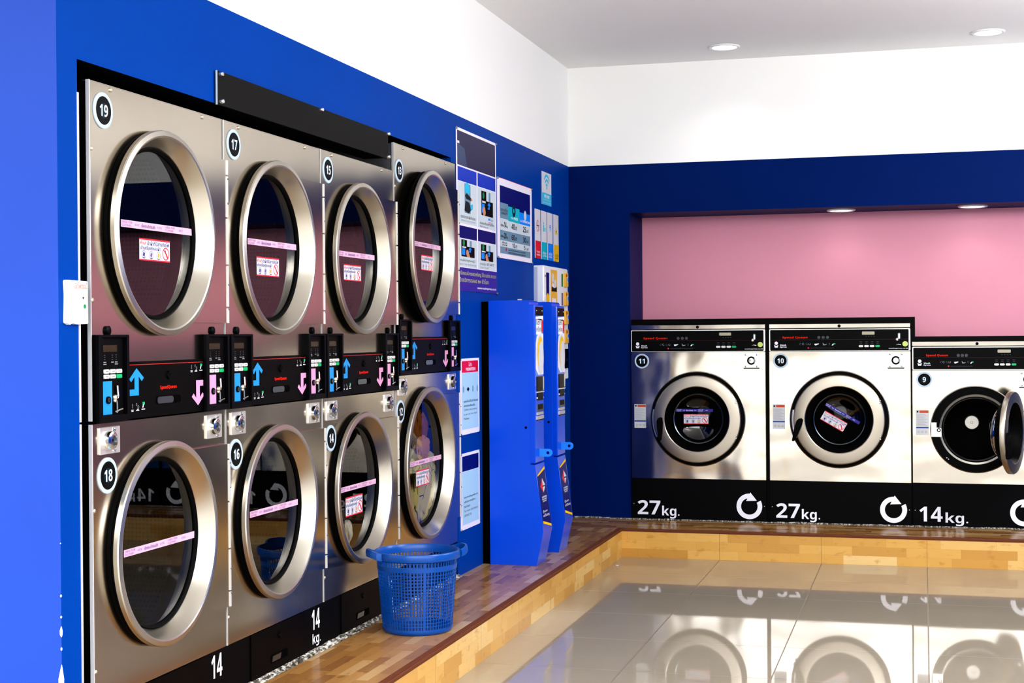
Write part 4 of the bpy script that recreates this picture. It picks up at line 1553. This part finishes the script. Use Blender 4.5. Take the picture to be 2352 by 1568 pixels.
for i, z in enumerate((.565, .450, .335, .220)):
    mb = MB()
    mb.rect(.430, .475, z, z + .078, w3 + .0002, ('green_print', 'sticker_violet', 'amber_print', 'promo_red')[i])
    mb.rbox(.485, .560, z, z + .085, .058, .074, 'gold_print', .004, .003, 3)
    mb.disc(.535, z + .045, .020, .0745, 'sticker_white', 14)
    mb.disc(.545, z + .045, .012, .0748, 'azure_print', 12)
    mb.rect(.495, .525, z + .060, z + .078, .0745, 'warn_orange')
    mb.build('goods_packet', body)
mb = MB()
mb.box(.40, .585, .068, .186, .058, .066, 'black_gloss')
mb.rect(.53, .56, .11, .13, .0664, 'slot_steel')
mb.build('delivery_flap', body)

# ------------------------------------------------------------------ downlights
def downlight(label, x, y, z, r, power):
    t = thing('downlight', label, 'ceiling light', (x, y, z), 0, 'round recessed downlights')
    def up(mb, prof, mats):
        n = 40
        rings = [[mb.pt((rr_ * math.cos(2 * PI * i / n), h, -rr_ * math.sin(2 * PI * i / n))) for i in range(n)] for rr_, h in prof]
        for A, Bq in zip(rings, rings[1:]):
            for i in range(n):
                j = (i + 1) % n
                mb.idx([A[i], A[j], Bq[j], Bq[i]], mats)
        return rings
    mb = MB()
    up(mb, [(r, .0), (r, -.006), (r * .92, -.010), (r * .80, -.008), (r * .78, -.002)], 'lamp_trim')
    mb.build('trim_ring', t)
    mb = MB()
    rg = up(mb, [(r * .78, -.003), (r * .5, -.0035)], 'lamp_glow')
    mb.idx(rg[1], 'lamp_glow')
    mb.build('diffuser', t)
    L = bpy.data.lights.new('downlight_lamp', 'SPOT')
    L.energy = power
    L.spot_size = math.radians(130)
    L.spot_blend = .6
    L.shadow_soft_size = r * .7
    L.color = (1, .98, .95)
    o = bpy.data.objects.new('lamp', L)
    COL.objects.link(o)
    o.parent = t
    o.location = (0, 0, -.03)
    return t
downlight('round recessed ceiling light, left of the two in the white ceiling', 1.052, 5.234, ZC, .092, 4)
downlight('round recessed ceiling light near the right edge, in the white ceiling', 2.540, 5.255, ZC, .092, 4)
downlight('round recessed light in the niche soffit, above washing machine 10', 1.688, 5.870, ZNI, .088, .8)
downlight('round recessed light in the niche soffit, above washing machine 9', 2.470, 5.860, ZNI, .088, .8)

# ------------------------------------------------------------------ laundry basket
def basket():
    cx, cy = .232, 2.008
    t = thing('laundry_basket', 'round blue plastic laundry basket with two handles, on the wooden step', 'basket', (cx, cy, ZP + .0005), 0)
    H, rb, rt = .301, .136, .160
    R = lambda z: rb + (rt - rb) * z / H
    n = 72
    m_ = 'basket_blue'
    def P(r, a, z):
        return (r * math.cos(a), z, -r * math.sin(a))
    def ringband(mb, prof, n=72):
        rg = [[mb.pt(P(r, 2 * PI * i / n, z)) for i in range(n)] for r, z in prof]
        for A, Bq in zip(rg, rg[1:]):
            for i in range(n):
                j = (i + 1) % n
                mb.idx([A[i], A[j], Bq[j], Bq[i]], m_)
    mb = MB()
    # solid foot and floor
    ringband(mb, [(.002, .010), (rb - .006, .010), (rb - .003, .022), (R(.022) + .001, .022), (R(.022) + .0015, .012), (rb - .001, .004), (rb - .006, .0), (rb - .02, .001)])
    # solid upper band
    z0, z1 = .248, .268
    ringband(mb, [(R(z0) - .002, z0), (R(z0) + .0025, z0), (R(z1) + .003, z1), (R(z1) - .002, z1), (R(z0) - .002, z0)])
    # horizontal hoops
    nh = 16
    for k in range(nh):
        z = .022 + (z0 - .022) * (k + 1) / (nh + 1)
        r = R(z)
        ringband(mb, [(r - .0012, z - .0014), (r + .0012, z - .0014), (r + .0012, z + .0014), (r - .0012, z + .0014), (r - .0012, z - .0014)])
    # uprights
    for i in range(n):
        a = 2 * PI * i / n
        hw = .0021 if i % 12 else .0048
        for za, zb in ((.02, z0 + .002), (z1 - .002, .290)):
            A = [(R(za), za), (R(zb), zb)]
            q = []
            for r, z in A:
                for dr in (-.0013, .0016):
                    for da in (-hw / r, hw / r):
                        q.append(mb.pt(P(r + dr, a + da, z)))
            for f in ((0, 1, 5, 4), (2, 3, 7, 6), (0, 2, 6, 4), (1, 3, 7, 5)):
                mb.idx([q[x] for x in f], m_)
    mb.build('lattice_body', t)
    mb = MB()
    ringband(mb, [(R(.288) - .003, .288), (R(.286) + .004, .286), (rt + .010, .290), (rt + .012, .296), (rt + .012, .314), (rt + .009, .319), (rt + .003, .320), (rt - .001, .314), (R(.299) - .003, .299), (R(.288) - .003, .288)])
    mb.build('rim', t)
    va = math.atan2(-3.57 - cy, 2.18 - cx)
    for sgn in (1, -1):
        mb = MB()
        base = va + sgn * PI / 2 + math.radians(17)
        pts = []
        for i in range(15):
            q = -1 + 2 * i / 14
            a = base + q * .36
            rr_ = rt + .012 + .030 * (1 - q * q) ** .5
            pts.append((rr_, a, .303 + .014 * (1 - abs(q) ** 3)))
        for (r, a, z), (r2, a2, z2) in zip(pts, pts[1:]):
            def sec(r, a, z):
                return [P(r - .005, a, z - .014), P(r + .004, a, z - .014), P(r + .006, a, z + .002), P(r + .003, a, z + .014), P(r - .005, a, z + .014)]
            s1, s2 = [mb.pt(p) for p in sec(r, a, z)], [mb.pt(p) for p in sec(r2, a2, z2)]
            for i in range(5):
                j = (i + 1) % 5
                mb.idx([s1[i], s1[j], s2[j], s2[i]], m_)
        mb.build('handle', t)
    return t
basket()

# ------------------------------------------------------------------ clothes in the drums
def garment(name, label, cat, c, r, mat, seed, group=None):
    """crumpled cloth: a folded lump, c and r in world axes"""
    mb = MB()
    nu, nv = 72, 44
    ids = []
    for j in range(nv + 1):
        row = []
        for i in range(nu):
            th, ph = PI * j / nv, 2 * PI * i / nu
            d = Vector((math.sin(th) * math.cos(ph), math.sin(th) * math.sin(ph), math.cos(th)))
            f = 1 + .20 * noise.noise(d * 1.7 + Vector((seed, 0, 0))) - .30 * abs(noise.noise(Vector((d.x * 3.4, d.y * 4.2, d.z * 1.6)) + Vector((0, seed, 0)))) + .05 * noise.noise(d * 9 + Vector((0, 0, seed)))
            row.append(mb.pt((d.x * r[0] * f, d.z * r[2] * f, -d.y * r[1] * f)))
        ids.append(row)
    for j in range(nv):
        for i in range(nu):
            k = (i + 1) % nu
            mb.idx([ids[j][i], ids[j][k], ids[j + 1][k], ids[j + 1][i]], mat)
    o = mb.build(name, None, c, 60)
    tag(o, label, cat, group)
    return o

garment('garment', 'pale yellow printed garment pressed against the glass of dryer 12', 'clothes', (-.058, 2.915, .630), (.030, .200, .185), 'cloth_yellow', 3.1, 'clothes in the lower drum')
garment('garment', 'brown garment at the top of the pile inside dryer 12', 'clothes', (-.072, 2.915, .905), (.032, .105, .085), 'cloth_brown', 8.4, 'clothes in the lower drum')
garment('garment', 'cream garment on the right of the pile inside dryer 12', 'clothes', (-.150, 3.060, .735), (.030, .085, .130), 'cloth_white', 5.7, 'clothes in the lower drum')
garment('garment', 'salmon pink garment across the middle of the pile inside dryer 12', 'clothes', (-.040, 2.870, .822), (.013, .105, .060), 'cloth_pink', 1.9, 'clothes in the lower drum')
garment('cloth', 'white cloth lying at the bottom of the drum of dryer 14', 'clothes', (-.070, 2.010, .545), (.025, .035, .055), 'cloth_white', 2.2)

# small scrap of paper on the tiles
mb = MB()
for i in range(7):
    a, b = random.uniform(0, 6.28), random.uniform(0, 6.28)
    c = Vector((random.uniform(-.004, .004), random.uniform(-.004, .004), .004))
    mb.face([(c.x + .007 * math.cos(a), .0005 + abs(.008 * math.sin(b)), .007 * math.sin(a)), (c.x + .006 * math.cos(a + 2), .0005, .006 * math.sin(a + 2)), (c.x + .006 * math.cos(a + 4), .0005 + .006 * abs(math.cos(b)), .006 * math.sin(a + 4))], 'scrap_white')
o = mb.build('paper_scrap', None, (.470, 4.81, 0.0))
tag(o, 'tiny white scrap of paper on the floor tiles by the wooden step', 'litter')

# ------------------------------------------------------------------ camera
yaw, pitch, roll = .2709, -.0053, -.0074
fw = Vector((-math.sin(yaw), math.cos(yaw), 0))
rt_ = Vector((math.cos(yaw), math.sin(yaw), 0))
up_ = Vector((0, 0, 1))
fw, up_ = fw * math.cos(pitch) + up_ * math.sin(pitch), up_ * math.cos(pitch) - fw * math.sin(pitch)
rt_, up_ = rt_ * math.cos(roll) + up_ * math.sin(roll), up_ * math.cos(roll) - rt_ * math.sin(roll)
cam = bpy.data.cameras.new('camera')
cam.sensor_width = 36
cam.lens = 3405.9 / 2352 * 36
co = bpy.data.objects.new('camera', cam)
COL.objects.link(co)
mt = Matrix((rt_, up_, -fw)).transposed().to_4x4()
mt.translation = Vector((2.1787, -3.5672, 1.3409))
co.matrix_world = mt
SC.camera = co

# ------------------------------------------------------------------ daylight
wd = bpy.data.worlds.new('sky')
SC.world = wd
wd.use_nodes = True
nt = wd.node_tree
bg = nt.nodes['Background']
bg.inputs[0].default_value = (.93, .96, 1.0, 1)
bg.inputs[1].default_value = 1.0
g = G(nt)
tcw = g.n('ShaderNodeTexCoord')
spw = g.n('ShaderNodeSeparateXYZ')
g.link(tcw.outputs['Generated'], spw.inputs[0])
# bright overcast dome, whiter and weaker towards the horizon
g.link(g.ramp(spw.outputs[2], [(0.0, (.85, .84, .80, 1)), (.10, (1.15, 1.15, 1.15, 1)), (.45, (6.0, 6.2, 6.6, 1)), (1.0, (6.0, 6.3, 7.0, 1))]), bg.inputs[0])

def lamp(name, typ, loc, rot, energy, **kw):
    L = bpy.data.lights.new(name, typ)
    L.energy = energy
    for k, v in kw.items():
        setattr(L, k, v)
    o = bpy.data.objects.new(name, L)
    COL.objects.link(o)
    o.location = loc
    o.rotation_euler = rot
    return o
lamp('sun', 'SUN', (0, -20, 20), (0, math.radians(40), 0), 7.0, angle=math.radians(2))
# unseen fill lamps added below the ceiling to brighten it and the walls
for x, y in ((2.7, 1.2), (3.9, 3.4)):
    lamp('fill_lamp', 'POINT', (x, y, 2.35), (0, 0, 0), 80, shadow_soft_size=.18)

SC.view_settings.view_transform = 'Standard'
SC.view_settings.look = 'Medium High Contrast'
SC.view_settings.exposure = 0.38
SC.view_settings.gamma = 1.0
